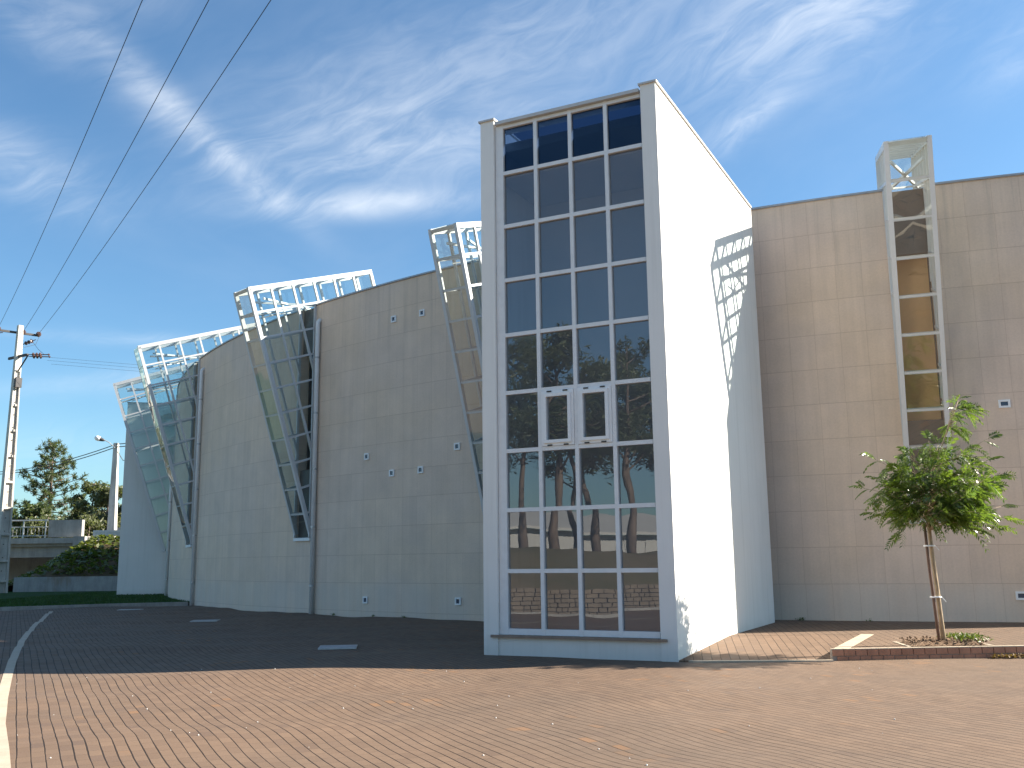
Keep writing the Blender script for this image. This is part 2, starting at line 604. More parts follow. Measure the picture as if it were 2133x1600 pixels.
DARKPAN = simple('dark_infill_panel', (.085, .085, .085), .5, var=.12, scale=2)
DARKIN = simple('dark_interior', (.085, .085, .09), .9)  # dark colour for inner floors and for the shade in the bay slots
ROOFM = simple('roof_gravel', (.30, .29, .28), .95, var=.2, scale=8)
SILL = simple('stone_sill', (.26, .19, .145), .7, var=.15)
DARKGL = simple('dark_vent_glass', (.06, .08, .12), .15, var=.1)
STEEL = simple('drain_steel', (.42, .43, .45), .5, .35, var=.15, scale=3)
CONC = m_concrete('aged_concrete', (.34, .325, .30))
CONC_R = m_concrete('stained_concrete', (.31, .315, .31), .75)
CONC_P = m_concrete('pole_concrete', (.56, .53, .48))
GALV = simple('galvanised_steel', (.45, .46, .47), .45, .5, var=.12)
DARKM = simple('weathered_iron', (.06, .055, .055), .6, .3, var=.2)
PORC = simple('brown_porcelain', (.09, .05, .04), .25, var=.1)
CABLE = simple('cable_black', (.03, .03, .032), .6)
BARK = m_bark('young_bark', (.27, .20, .125), (.44, .34, .22), 14)
PBARK = m_bark('pine_bark', (.09, .065, .05), (.19, .14, .11), 3)
STAKE = m_bark('stake_wood', (.12, .065, .045), (.19, .11, .075), 12)
SOIL = m_ground('pit_soil', [(.20, .13, .085), (.27, .19, .13), (.13, .085, .06)], 3, 18, 1.0)
EARTH = m_ground('dry_earth', [(.17, .13, .085), (.11, .105, .055), (.22, .17, .12)], .12, 3)
LAWN = m_ground('lawn_turf', [(.030, .065, .018), (.040, .080, .022), (.022, .048, .013)], .5, 9)
BANKM = m_ground('bank_soil', [(.10, .07, .045), (.15, .10, .065), (.04, .055, .02)], .6, 5)
LEAF_Y = m_leaf('young_tree_leaf', (.034, .068, .020), (.150, .195, .040), .45, .30, 2.6, .7)
LEAF_P = m_leaf('pine_needles', (.050, .072, .030), (.105, .125, .052), .3, .5, .25)
LEAF_E = m_leaf('eucalyptus_leaf', (.075, .092, .045), (.155, .160, .080), .35, .5, .18)
LEAF_B = m_leaf('bank_creeper_leaf', (.045, .075, .018), (.16, .17, .040), .35, .4, .7)
LEAF_G = m_leaf('grass_blade', (.022, .060, .014), (.050, .100, .024), .3, .5, .5)
LEAF_D = m_leaf('dry_leaf', (.14, .08, .03), (.24, .16, .07), .2, .7, 2)
ASPH = simple('road_asphalt', (.055, .055, .057), .9, var=.15)
WARE = simple('corrugated_sheet', (.50, .49, .46), .6, .1, var=.06, scale=.4)
PEB = simple('white_pebble', (.65, .63, .60), .8)

# ------------------------------------------------------------------ ground
COURSE = R_(-63.3)


def relief(x, y):
    c, s = math.cos(COURSE), math.sin(COURSE)
    u, v = x * c + y * s, -x * s + y * c
    return (.014 * np.sin(u * 1.15 + .25 * v) + .010 * np.sin(u * 2.3 - .9 * v + 1.2) + .012 * np.sin(u * .63 + 1.1 * v + .4)
            + .007 * np.sin(u * 3.6 + .5 * np.sin(v * 1.3)))


def plaza_tilt(x, y):
    return .0095 * np.clip(-np.asarray(x) - .5, 0, 9) * np.clip((31 - np.asarray(y)) / 12, 0, 1)


mb = MB()
mb.poly([(-3000, -3000, -.22), (3000, -3000, -.22), (3000, 3000, -.22), (-3000, 3000, -.22)])
mb.build('ground', EARTH, kind='structure')

xs = np.arange(-30, 20.01, .25)
ys = np.arange(-20, 46.01, .25)
gx, gy = np.meshgrid(xs, ys)
dT = np.hypot(gx - 3.0, gy - 16.4)
gz = plaza_tilt(gx, gy) + relief(gx, gy) * np.clip((dT - 1.0) / 2.5, 0, 1) - .012
gz = np.where((gx > 2.4), gz * .35 - .008, gz)
me = bpy.data.meshes.new('plaza_paving')
nx = len(xs)
idx = np.arange(len(xs) * len(ys)).reshape(len(ys), nx)
quads = np.stack([idx[:-1, :-1], idx[:-1, 1:], idx[1:, 1:], idx[1:, :-1]], -1).reshape(-1, 4)
me.from_pydata(np.stack([gx, gy, gz], -1).reshape(-1, 3).tolist(), [], quads.tolist())
me.materials.append(PAVE)
me.polygons.foreach_set('use_smooth', [True] * len(me.polygons))
me.update()
link('plaza_paving', me, kind='structure')


def plaza_z(x, y):
    d = math.hypot(x - 3.0, y - 16.4)
    z = float(plaza_tilt(x, y)) + float(relief(x, y)) * min(max((d - 1.0) / 2.5, 0), 1) - .012
    return z * .35 - .008 if x > 2.4 else z


# cream border line running along the courses
cl = [(-16.9, 36.4), (-15.4, 32.7), (-13.59, 28.37), (-10.58, 21.5), (-8.01, 15.97), (-6.4, 12.63), (-5.47, 10.76), (-4.18, 8.33), (-2.5, 5.1), (2.0, -3.7), (7.0, -13.5)]
pts = []
for a, b in zip(cl, cl[1:]):
    n = max(2, int(math.hypot(b[0] - a[0], b[1] - a[1]) / .25))
    for k in range(n):
        pts.append((a[0] + (b[0] - a[0]) * k / n, a[1] + (b[1] - a[1]) * k / n))
mb = MB()
for a, b in zip(pts, pts[1:]):
    d = nrm((b[0] - a[0], b[1] - a[1], 0))
    s = V(-d[1], d[0], 0) * .065
    q = [V(a[0], a[1], 0) + s, V(a[0], a[1], 0) - s, V(b[0], b[1], 0) - s, V(b[0], b[1], 0) + s]
    mb.poly([(p[0], p[1], plaza_z(p[0], p[1]) + .006) for p in q])
mb.build('paving_border_line', CREAM, kind='structure')

# raised sidewalk with a ramp beside the tower
K = (5.10, 16.20)
kd = nrm((3.0, .15))
K2 = (6.62, 19.2)
FX, SY = V(.8933, -.4494), V(.4494, .8933)
TC = V(2.641, 16.324)
S2 = TC + SY * 3.22
S0 = TC + SY * .02
KR = (K[0] + kd[0] * 15, K[1] + kd[1] * 15)
ZS = .17
mb = MB()
inner = .10
ki = lambda t: (K[0] + kd[0] * t - kd[1] * inner, K[1] + kd[1] * t + kd[0] * inner)
slab = [ki(.02), ki(15), (20.1, 24), (4.2, 26.0), (S2[0] - .05, S2[1]), K2]
mb.prism(slab, -.2, ZS)
ramp_poly = [(S0[0] - .02, S0[1]), K, K2, (S2[0] - .05, S2[1])]
mb.prism(ramp_poly, -.2, [.012, .012, ZS - .002, ZS - .002])
mb.build('sidewalk', PAVE2, kind='structure')
# cream diagonal strip along the ramp, dropped kerb line
mb = MB()
sd = nrm((K2[0] - K[0], K2[1] - K[1]))
sn = V(sd[1], -sd[0])
a0, a1 = V(*K) + sd * .10, V(*K2)
mb.poly([(*(a0), ZS + .005), (*(a0 + sn * .24), ZS + .005), (*(a1 + sn * .24), ZS + .005), (*(a1), ZS + .005)])
mb.build('ramp_edge_strip', CREAM, kind='structure')
mb = MB()
mb.prism([(2.86, 16.20), (K[0] - .02, K[1] - .11), (K[0] - .02, K[1] - .012), (2.80, 16.31)], -.1, .014)
mb.build('dropped_kerb', CREAM, kind='structure')

kerb = thing('brick_kerb', (K[0], K[1], 0), 'raised terracotta brick kerb with cream top edging the sidewalk under the young tree', 'kerb')
mb = MB()
P0 = V(K[0], K[1], 0)
D3, N3 = V(kd[0], kd[1], 0), V(-kd[1], kd[0], 0)
mb.box(P0 + D3 * 7.5 + N3 * .055 + V(0, 0, .03), D3 * 7.5, N3 * .045, V(0, 0, .132))
mb.build('mortar_bed', MORTAR, kerb)
mb = MB()
mb2 = MB()
n = 78
for k in range(n):
    c = .19 * k + .095
    mb.box(P0 + D3 * c + N3 * .045 + V(0, 0, .115 + random.uniform(-.002, .002)), D3 * .0885, N3 * (.05 + random.uniform(0, .003)), V(0, 0, .047))
    mb2.box(P0 + D3 * (c + .07) + N3 * .050 + V(0, 0, .025), D3 * .088, N3 * .05, V(0, 0, .03))
mb.build('upper_brick_course', BRICK, kerb)
mb2.build('lower_brick_course', BRICK, kerb)
mb = MB()
for k in range(n):
    c = .19 * k + .095
    mb.box(P0 + D3 * c + N3 * .05 + V(0, 0, .170), D3 * .091, N3 * .055, V(0, 0, .007))
mb.build('kerb_cap', CREAM, kerb)

# ------------------------------------------------------------------ tree pit
pit = [(6.42, 16.42), (7.86, 16.50), (7.94, 17.62), (6.55, 17.46)]
mb = MB()
pc = V(7.19, 17.0)
for k in range(1, 4):
    a, b = V(*pit[k]), V(*pit[(k + 1) % 4])
    ai, bi = a + (pc - a) * .13, b + (pc - b) * .13
    mb.poly([(*a, ZS + .006), (*b, ZS + .006), (*bi, ZS + .006), (*ai, ZS + .006)])
mb.build('tree_pit_border', CREAM, kind='structure')
mb = MB()
N = 26
grid = {}
for i in range(N + 1):
    for j in range(N + 1):
        a, b = i / N, j / N
        p = (V(*pit[0]) * (1 - a) + V(*pit[1]) * a) * (1 - b) + (V(*pit[3]) * (1 - a) + V(*pit[2]) * a) * b
        p = pc + (p - pc) * .9
        e = min(a, 1 - a, b, 1 - b) * 2
        z = ZS + .008 + .075 * min(1, e * 1.6) + (random.uniform(-.016, .022) if e > 0 else 0)
        grid[i, j] = len(mb.v)
        mb.v.append((p[0], p[1], z))
for i in range(N):
    for j in range(N):
        mb.f.append((grid[i, j], grid[i + 1, j], grid[i + 1, j + 1], grid[i, j + 1]))
mb.build('soil_mound', SOIL, kind='structure')
# clods and stones on the soil
mb = MB()
for k in range(170):
    a, b = random.random(), random.random()
    p = (V(*pit[0]) * (1 - a) + V(*pit[1]) * a) * (1 - b) + (V(*pit[3]) * (1 - a) + V(*pit[2]) * a) * b
    p = pc + (p - pc) * .9
    r = random.uniform(.008, .028)
    mb.lathe((p[0], p[1], ZS + .05 + .03 * random.random()), [(0, r * .6), (r * .5, r), (r * 1.1, r * .5)], 5, (random.uniform(-.4, .4), random.uniform(-.4, .4), 1))
mb.build('soil_clods', SOIL, kind='stuff')

# ------------------------------------------------------------------ hall with curved stone wall
hall = thing('curved_hall', (-4.0, 30.2, 0), 'large hall with a curved wall of pale stone slabs and tilted glass bays', 'building')


def rad(phi):
    return V(math.cos(R_(phi)), math.sin(R_(phi)))


def tn(phi):
    return V(math.sin(R_(phi)), -math.cos(R_(phi)))


def cyl(phi, s, z):
    """point on the hall: s metres inside the outer wall face"""
    p = CTR - (RW - s) * rad(phi)
    return V(p[0], p[1], z)


PH0, PH1 = -2.0, 77.3  # unseen hall ends, placed so their shadow edges land on tower and bank
#        phi   tilt  slant  top   tip   off
BAYS = [(17.2, 18.6, 8.95, 5.2, 2.35, .35), (30.0, 17.4, 8.72, 5.2, 2.40, 0), (44.5, 18.0, 8.55, 5.2, 2.42, 0), (55.95, 18.0, 8.58, 5.2, 2.42, 0), (70.55, 18.0, 8.58, 5.2, 2.42, 0)]
BW = .88
HALF = math.degrees((BW / 2 + .015) / RW)


def ring(mb, pa, pb, s0, s1, z0, z1, step=.5):
    n = max(1, int(abs(pb - pa) / step))
    i0 = len(mb.v)
    for k in range(n + 1):
        ph = pa + (pb - pa) * k / n
        mb.v += [tuple(cyl(ph, s0, z0)), tuple(cyl(ph, s1, z0)), tuple(cyl(ph, s1, z1)), tuple(cyl(ph, s0, z1))]
    for k in range(n):
        a, b = i0 + 4 * k, i0 + 4 * k + 4
        for j in range(4):
            j2 = (j + 1) % 4
            mb.f.append((a + j, b + j, b + j2, a + j2))
    e = i0 + 4 * n
    mb.f += [(i0, i0 + 1, i0 + 2, i0 + 3), (e + 3, e + 2, e + 1, e)]


mb, mc, mr = MB(), MB(), MB()
cur = PH0
for (ph, *_r) in BAYS + [(None,)]:
    end = PH1 if ph is None else ph - HALF
    ring(mb, cur, end, 0, .35, -.35, WALL_TOP, .25)
    ring(mc, cur, end, -.045, .395, WALL_TOP, WALL_TOP + .05, .5)
    ring(mr, cur, end, .36, 14.0, 9.85, 10.1, 1)
    if ph is not None:
        tip = _r[3]
        ring(mb, ph - HALF, ph + HALF, 0, .35, -.35, tip, .6)
        ring(mr, ph - HALF, ph + HALF, 3.0, 14.0, 9.85, 10.1, 1)
        cur = ph + HALF
mb.build('wall', STONE, hall)
mc.build('coping', COPING, hall)
mr.build('roof', ROOFM, hall)
mb = MB()
for ph in (PH0, PH1):
    for z0, z1 in ((-.35, WALL_TOP),):
        a, b = cyl(ph, .352, 0), cyl(ph, 14.3, 0)
        q = tn(ph) * (.15 if ph == PH0 else -.15)
        q = V(q[0], q[1], 0)
        mb.box((a + b) / 2 - q + V(0, 0, (z0 + z1) / 2), (b - a) / 2, q, V(0, 0, (z1 - z0) / 2))
ring(mb, PH0 + .5, PH1 - .5, 14.0, 14.3, -.35, 9.84, 1)
mb.build('end_wall', STONE, hall)
mb = MB()
ring(mb, PH0 + .4, PH1 - .4, 3.3, 3.45, -.2, 9.84, 1)
mb.build('inner_wall', INNER, hall)
# added slot linings, coloured dark for interior shade; right-hand one has an amber back
for bi, (ph, *_r) in enumerate(BAYS):
    a, b = ph - HALF + .002, ph + HALF - .002
    lin = MB()
    ring(lin, a, a + .026, .36, 2.95, _r[3] + .02, 9.84, 1)
    ring(lin, b - .026, b, .36, 2.95, _r[3] + .02, 9.84, 1)
    lin.build('slot_shade_lining', DARKIN, hall)
    lin = MB()
    ring(lin, a, b, .10, .34, 8.78, WALL_TOP - .004, 1)
    lin.build('infill_panel', DARKPAN, hall)
    lin = MB()
    ring(lin, a, b, .10, .34, _r[3] + .004, 4.75, 1)
    lin.build('infill_panel', DARKPAN, hall)
    if bi == 4:
        amb = MB()
        ring(amb, ph - HALF + .03, ph + HALF - .03, .62, .70, 4.62, 8.94, 1)
        amb.build('amber_panel', AMBER, hall)
mb = MB()
ring(mb, PH0 + .4, PH1 - .4, .36, 3.29, -.2, .05, 1)
ring(mb, PH0 + .4, PH1 - .4, .36, 3.29, 4.4, 4.6, 1)
mb.build('inner_floor', DARKIN, hall)

for bi, (ph, tilt, Ls, Lt, tip, off) in enumerate(BAYS):
    rd, tg = rad(ph), tn(ph)
    rd3, tg3 = V(rd[0], rd[1], 0), V(tg[0], tg[1], 0)
    t = R_(tilt)
    U = -rd3 * math.sin(t) + V(0, 0, math.cos(t))      # up the leaning front
    Vv = rd3 * math.cos(t) + V(0, 0, math.sin(t))      # back along the top
    B = cyl(ph, -off, tip)
    st, ct = math.sin(t), math.cos(t)
    ZR = WALL_TOP + .03

    def pt(u, v, side, d=0.0):
        return B + u * U + v * Vv + tg3 * side * (BW / 2 + d)

    def umin(v):
        return max(0, min(v * ct / st - off / st, (ZR - tip - v * st) / ct))

    def vmax(u):
        # first v where the member meets the wall below the roof line
        vs = (u * st + off) / ct
        if tip + u * ct + vs * st >= ZR:
            return Lt
        return min(vs, Lt)

    fr = MB()
    NC = 6
    NR = int(round(Ls / .857))
    for side in (-1, 1):
        for k in range(NC + 1):
            v = Lt * k / NC
            wd = .125 if k == 0 else (.11 if k == NC else .070)
            vv = v + (.05 if k == 0 else (-.05 if k == NC else 0))
            u0 = umin(vv)
            if u0 < Ls - .1:
                fr.bar(pt(u0, vv, side), pt(Ls - .06, vv, side), tg3, .10 if k in (0, NC) else .07, wd)
        for r in range(NR + 1):
            u = Ls * (1 - r / NR)
            if r == 0:
                fr.bar(pt(u - .065, 0, side), pt(u - .065, Lt, side), tg3, .10, .15)
            elif u > .3:
                v1 = vmax(u)
                if v1 > .15:
                    fr.bar(pt(u, .11, side), pt(u, v1, side), tg3, .06, .068)
        # channel against the wall
        zw = tip + .06
        a = cyl(ph, -.035, zw) + tg3 * side * (BW / 2 + .02)
        fr.bar(a, a + V(0, 0, WALL_TOP - .01 - zw), rd3, .09, .055)
    for r in range(NR + 1):
        u = Ls * (1 - r / NR)
        if u > .2:
            uu = u - .065 if r == 0 else u
            fr.bar(pt(uu, .05, -1, -.05), pt(uu, .05, 1, -.05), Vv, .085, .10 if r == 0 else .075)
    for k in range(1, NC + 1):
        v = Lt * k / NC - (.05 if k == NC else 0)
        fr.bar(pt(Ls - .065, v, -1, -.05), pt(Ls - .065, v, 1, -.05), Vv, .08, .08)
    ub = umin(Lt - .05)
    fr.bar(pt(ub + .05, Lt - .05, -1, -.05), pt(ub + .05, Lt - .05, 1, -.05), Vv, .08, .10)
    bay = fr.build('glazed_bay', BAYP, hall)
    # glass: the two cheeks, the leaning front, the top and the short back
    gm = MB()
    for side in (-1, 1):
        vw = None
        ring_pts = [pt(.05, .03, side, .012), pt(Ls - .08, .03, side, .012), pt(Ls - .08, Lt - .03, side, .012), pt(ub + .02, Lt - .03, side, .012)]
        # where roof line meets the wall plane
        uw = (ZR - tip) * ct + (-off) * st * 0
        s0 = -off
        # point at s=0, z=ZR  -> solve in (u, v)
        su, sz = off, ZR - tip
        u_ = sz * ct - su * st
        v_ = sz * st + su * ct
        ring_pts.append(pt(u_, v_, side, .012))
        if off > 0:
            ring_pts.append(pt(.05, off / ct + .03, side, .012))
        if side < 0:
            ring_pts = ring_pts[::-1]
        gm.poly(ring_pts)
    gf = MB()
    for r in range(NR):
        u0, u1 = Ls * (1 - (r + 1) / NR) + .02, Ls * (1 - r / NR) - .02
        bow = .004
        n = 4
        base = len(gf.v)
        for i in range(n + 1):
            for j in range(n + 1):
                a, b = i / n, j / n
                d = bow * (1 - (2 * a - 1) ** 2) * (1 - (2 * b - 1) ** 2)
                gf.v.append(tuple(B + (u0 + (u1 - u0) * b) * U + (-.012 + d) * Vv + tg3 * (BW / 2 - .03) * (2 * a - 1)))
        for i in range(n):
            for j in range(n):
                q = base + i * (n + 1) + j
                gf.f.append((q, q + n + 1, q + n + 2, q + 1))
    gf.build('front_glass', FGLASS, bay, smooth=True)
    gm.poly([pt(Ls + .012, .06, -1, -.02), pt(Ls + .012, .06, 1, -.02), pt(Ls + .012, Lt - .04, 1, -.02), pt(Ls + .012, Lt - .04, -1, -.02)])
    gm.poly([pt(ub, Lt + .012, -1, -.02), pt(Ls - .1, Lt + .012, -1, -.02), pt(Ls - .1, Lt + .012, 1, -.02), pt(ub, Lt + .012, 1, -.02)])
    gm.build('glass', GLASS, bay, smooth=False)
    br = MB()
    for side in (-1, 1):
        br.bar(pt(Ls - .42, .55, side, -.10), pt(Ls - .98, 2.75, -side, -.10), tg3, .05, .07)
        br.bar(pt(Ls - 1.0, .62, side, -.10), pt(Ls - .98, 1.9, -side, -.10), tg3, .035, .035)
    br.build('cross_brace', BAYP, bay)
    sl = MB()
    sl.box(B + U * .0 + V(0, 0, -.02) + Vv * .02, tg3 * (BW / 2 + .05), rd3 * .09, V(0, 0, .05))
    sl.build('bay_sill', GREYWH, bay)

# downpipes
for ph, zt in ((19.6, 6.05), (31.6, 9.80), (45.46, 9.80)):
    mb = MB()
    mb.tube([cyl(ph, .05, zt + .02), cyl(ph, -.04, zt + .01), cyl(ph, -.09, zt - .05), cyl(ph, -.10, zt - .14), cyl(ph, -.10, -.03)], .075, 14)
    pp = mb.build('drainpipe', GREYWH, hall, smooth=True)
    for z in np.arange(.9, zt - .3, 1.9):
        mb = MB()
        mb.tube([cyl(ph, -.10, z - .03), cyl(ph, -.10, z + .03)], .083, 14)
        mb.build('pipe_bracket', GALV, pp, smooth=False)
# small square vents
for ph, z in ((50.48, 9.19), (52.11, 9.18), (48.93, 4.92), (50.46, 4.32), (52.07, 4.34), (53.95, 4.93), (48.97, .49), (53.98, .51), (72.8, 5.01), (72.74, .74)):
    h = (.085, .105) if ph < 60 else (.10, .092)
    o3, t3, z3 = V(*rad(ph), 0), V(*tn(ph), 0), V(0, 0, 1)
    c = cyl(ph, -.02, z)
    mb = MB()
    for sx, sz, hx, hz in ((-1, 0, .022, h[1]), (1, 0, .022, h[1]), (0, -1, h[0] - .022, .022), (0, 1, h[0] - .022, .022)):
        mb.box(c + t3 * sx * (h[0] - .0 if sx else 0) + z3 * sz * (h[1] - .022), t3 * hx, o3 * .022, z3 * hz)
    vo = mb.build('vent', WHITE, hall)
    mb = MB()
    mb.box(c + o3 * .012, t3 * (h[0] - .02), o3 * .004, z3 * (h[1] - .04))
    mb.build('vent_pane', DARKGL, vo)

# ------------------------------------------------------------------ white tower
tower = thing('white_tower', (TC[0] - .8 * 2, TC[1] + .8, 0), 'tall white plastered tower with a grid of dark glass panes on its front', 'tower')
TH = 10.10
F3, S3, Z3 = V(*FX, 0), V(*SY, 0), V(0, 0, 1)
T0 = V(*TC, 0)


def tp(s, d, z):
    """s along the front (0 = right corner, negative to the left), d into the building"""
    return T0 + F3 * s + S3 * d + Z3 * z


def tbox(mb, s0, s1, d0, d1, z0, z1):
    mb.box(tp((s0 + s1) / 2, (d0 + d1) / 2, (z0 + z1) / 2), F3 * (s1 - s0) / 2, S3 * (d1 - d0) / 2, Z3 * (z1 - z0) / 2)


mb = MB()
tbox(mb, -.285, 0, 0, 7.35, -.35, TH)
tbox(mb, -3.58, -3.295, 0, 5.9, -.35, TH)
tbox(mb, -3.294, -.286, .03, .28, -.35, .30)
tbox(mb, -3.294, -.286, .5, 6.2, 9.62, 9.80)
mb.build('wall', PLASTER, tower)
mb = MB()
tbox(mb, -.315, .035, -.035, 7.3, TH, TH + .035)
tbox(mb, -3.615, -3.265, -.035, 5.6, TH, TH + .035)
tbox(mb, -3.264, -.316, -.02, .5, 9.985, 10.05)
mb.build('coping', COPING_L, tower)
mb = MB()
tbox(mb, -3.42, -.17, -.05, .10, .30, .345)
mb.build('sill', SILL, tower)
fr = MB()
cols_s = [-3.15 + .71625 * k for k in range(5)]
rows_z = [.40, 1.452, 2.535, 3.61, 4.69, 5.785, 6.85, 7.915, 8.99, 9.95]
GD = .10
for k, s in enumerate(cols_s):
    if k == 0:
        tbox(fr, -3.285, s + .03, GD - .04, GD + .06, .346, 9.984)
    elif k == 4:
        tbox(fr, s - .03, -.287, GD - .0, GD + .06, .346, 9.984)
    else:
        tbox(fr, s - .036, s + .036, GD - .04, GD + .06, .346, 9.984)
for k, z in enumerate(rows_z):
    hh = .052 if k == 0 else .036
    for a, b in zip(cols_s, cols_s[1:]):
        tbox(fr, a + (.03 if a < -3 else .037), b - (.03 if b > -.4 else .037), GD - .036, GD + .055, z - hh, z + (hh if k < 9 else .03))
cw = fr.build('curtain_wall', GREYWH, tower)
gm, gs = MB(), MB()
rr = random.Random(3)


def pane(mb, s0, s1, z0, z1, d, bow, n=6):
    base = len(mb.v)
    tx, tz = rr.uniform(-.003, .003), rr.uniform(-.003, .003)
    for i in range(n + 1):
        for j in range(n + 1):
            a, b = i / n, j / n
            dd = d + bow * (1 - (2 * a - 1) ** 2) * (1 - (2 * b - 1) ** 2) + tx * (a - .5) * (s1 - s0) + tz * (b - .5) * (z1 - z0)
            mb.v.append(tuple(tp(s0 + (s1 - s0) * a, dd, z0 + (z1 - z0) * b)))
    for i in range(n):
        for j in range(n):
            q = base + i * (n + 1) + j
            mb.f.append((q, q + n + 1, q + n + 2, q + 1))


for c in range(4):
    for r in range(9):
        a, b = cols_s[c], cols_s[c + 1]
        z0, z1 = rows_z[r], rows_z[r + 1]
        if r == 3 and c in (1, 2):
            continue
        pane(gs if r == 8 else gm, a, b, z0, z1, GD + .02, rr.uniform(.0004, .0016))
gm.build('glass', TGLASS, cw, smooth=True)
gs.build('spandrel_glass', SPAN, cw, smooth=True)
for c in (1, 2):
    a, b = cols_s[c] + .04, cols_s[c + 1] - .04
    z0, z1 = rows_z[3] + .04, rows_z[4] - .04
    wm = MB()

    def frame(mb, a, b, z0, z1, wd, d0, d1):
        tbox(mb, a, a + wd, d0, d1, z0, z1)
        tbox(mb, b - wd, b, d0, d1, z0, z1)
        tbox(mb, a + wd, b - wd, d0, d1, z0, z0 + wd)
        tbox(mb, a + wd, b - wd, d0, d1, z1 - wd, z1)
    frame(wm, a, b, z0, z1, .055, GD - .055, GD + .05)
    frame(wm, a + .05, b - .05, z0 + .05, z1 - .05, .058, GD - .09, GD + .04)
    ow = wm.build('opening_window', WHITE, tower)
    pm = MB()
    pane(pm, a + .10, b - .10, z0 + .10, z1 - .10, GD - .02, .002)
    pm.build('pane', TGLASS, ow, smooth=True)
    for s in (a + .12, b - .20):
        for z in (z0 + .012, z1 - .012):
            hm = MB()
            tbox(hm, s, s + .09, GD - .072, GD - .056, z - .012, z + .012)
            hm.build('hinge', DARKM, ow)
mb = MB()
tbox(mb, -3.29, -.29, 1.9, 2.0, .0, 9.6)
tbox(mb, -3.29, -.29, .20, 1.89, 8.93, 9.03)
tbox(mb, -3.29, -.29, .20, 1.89, .10, .28)
mb.build('inner_wall', INGREY, tower)

# ------------------------------------------------------------------ far white annex
annex = thing('white_annex', (-18.5, 52.5, 0), 'plain white plastered block rising from the lawn behind the farthest glass bay', 'building')
A0 = V(-20.40, 51.0, 0)
ar = nrm(V(math.cos(R_(14.0)), math.sin(R_(14.0)), 0))
at_ = V(-ar[1], ar[0], 0)
mb = MB()
mb.box(A0 + ar * 3.0 + at_ * 1.8 + V(0, 0, 4.9), ar * 3.0, at_ * 1.8, V(0, 0, 5.2))
mb.build('wall', PLASTER, annex)
mb = MB()
mb.box(A0 + ar * 3.0 + at_ * 1.8 + V(0, 0, 10.12), ar * 3.03, at_ * 1.83, V(0, 0, .018))
mb.build('coping', COPING_L, annex)

# ------------------------------------------------------------------ lawn, kerb, retaining wall, bank
mb = MB()
kl = [(-60.0, 22.0), (-28.0, 33.2), (-19.6, 37.7), (-18.2, 38.5), (-15.9, 39.9), (-13.35, 40.75)]
lawn_poly = kl + [(-13.0, 46), (-14.0, 53), (-16, 66), (-60, 66)]
mb.poly([(p[0], p[1], .10) for p in lawn_poly])
mb.build('lawn', LAWN, kind='structure')
lk = thing('lawn_kerb', (-18, 38.6, 0), 'low grey concrete kerb between the brick plaza and the lawn', 'kerb')
mb = MB()
for a, b in zip(kl, kl[1:]):
    a3, b3 = V(*a, 0), V(*b, 0)
    L = np.linalg.norm(b3 - a3)
    d = nrm(b3 - a3)
    nn = V(-d[1], d[0], 0)
    k = max(1, int(round(L / 1.0)))
    for q in range(k):
        s, e = a3 + d * (L * q / k + .004), a3 + d * (L * (q + 1) / k - .004)
        mb.box((s + e) / 2 - nn * .06 + V(0, 0, .03), (e - s) / 2, nn * .06, V(0, 0, .095))
mb.build('kerb_stone', CONC, lk)
# grass blades near enough to give the lawn a nap
nb = 26000
gxx = rng.uniform(-24, -13.2, nb)
gyy = rng.uniform(36, 56, nb)
kx = np.interp(gxx, [p[0] for p in kl], [p[1] for p in kl])
ok = (gyy > kx + .05) & (np.hypot(gxx - CTR[0], gyy - CTR[1]) > RW + .1)
gxx, gyy = gxx[ok], gyy[ok]
n = len(gxx)
hh = rng.uniform(.03, .085, n)
th = rng.uniform(0, math.pi, n)
wv_ = rng.uniform(.02, .05, n)
lx, ly = rng.normal(0, .02, n), rng.normal(0, .02, n)
tri = np.stack([np.stack([gxx - np.cos(th) * wv_, gyy - np.sin(th) * wv_, np.full(n, .098)], -1),
                np.stack([gxx + np.cos(th) * wv_, gyy + np.sin(th) * wv_, np.full(n, .098)], -1),
                np.stack([gxx + lx, gyy + ly, .1 + hh], -1)], 1)
np_mesh('grass', tri, 3, LEAF_G, kind='stuff')

ret = MB()
ret.box((-21.2, 60.0, .5), (9.0, 0, 0), (0, .15, 0), (0, 0, .47))
ret.build('retaining_wall', CONC_R, label='low stained concrete retaining wall at the foot of the planted bank', cat='wall')


def bank_h(x, y):
    """height of the road embankment"""
    f = np.clip((y - 60.2) / 6.3, 0, 1)
    b = np.clip((84 - y) / 7.0, 0, 1)
    top = .93 + 2.35 * np.minimum(f, 1) ** .9
    end = np.clip((x + 31.6) / 1.0 - (y - 66.5) * 0.0, -9, 1)
    # left end falls away where the bridge begins
    fall = np.clip((x + 33.5 + .0 * y) / 5.5, 0, 1)
    z = -.2 + (top + .2) * (fall * fall * (3 - 2 * fall)) * np.minimum(1, b + .0)
    return z


bx = np.arange(-44, 4.1, .5)
by = np.arange(60.1, 90.1, .5)
X, Y = np.meshgrid(bx, by)
Zb = bank_h(X, Y) + .06 * np.sin(X * 2.1 + Y) * np.sin(Y * 1.7) * (Y < 66)
me = bpy.data.meshes.new('embankment')
nx = len(bx)
idx = np.arange(nx * len(by)).reshape(len(by), nx)
quads = np.stack([idx[:-1, :-1], idx[:-1, 1:], idx[1:, 1:], idx[1:, :-1]], -1).reshape(-1, 4)
me.from_pydata(np.stack([X, Y, Zb], -1).reshape(-1, 3).tolist(), [], quads.tolist())
me.materials.append(BANKM)
me.polygons.foreach_set('use_smooth', [True] * len(me.polygons))
link('embankment', me, kind='structure')


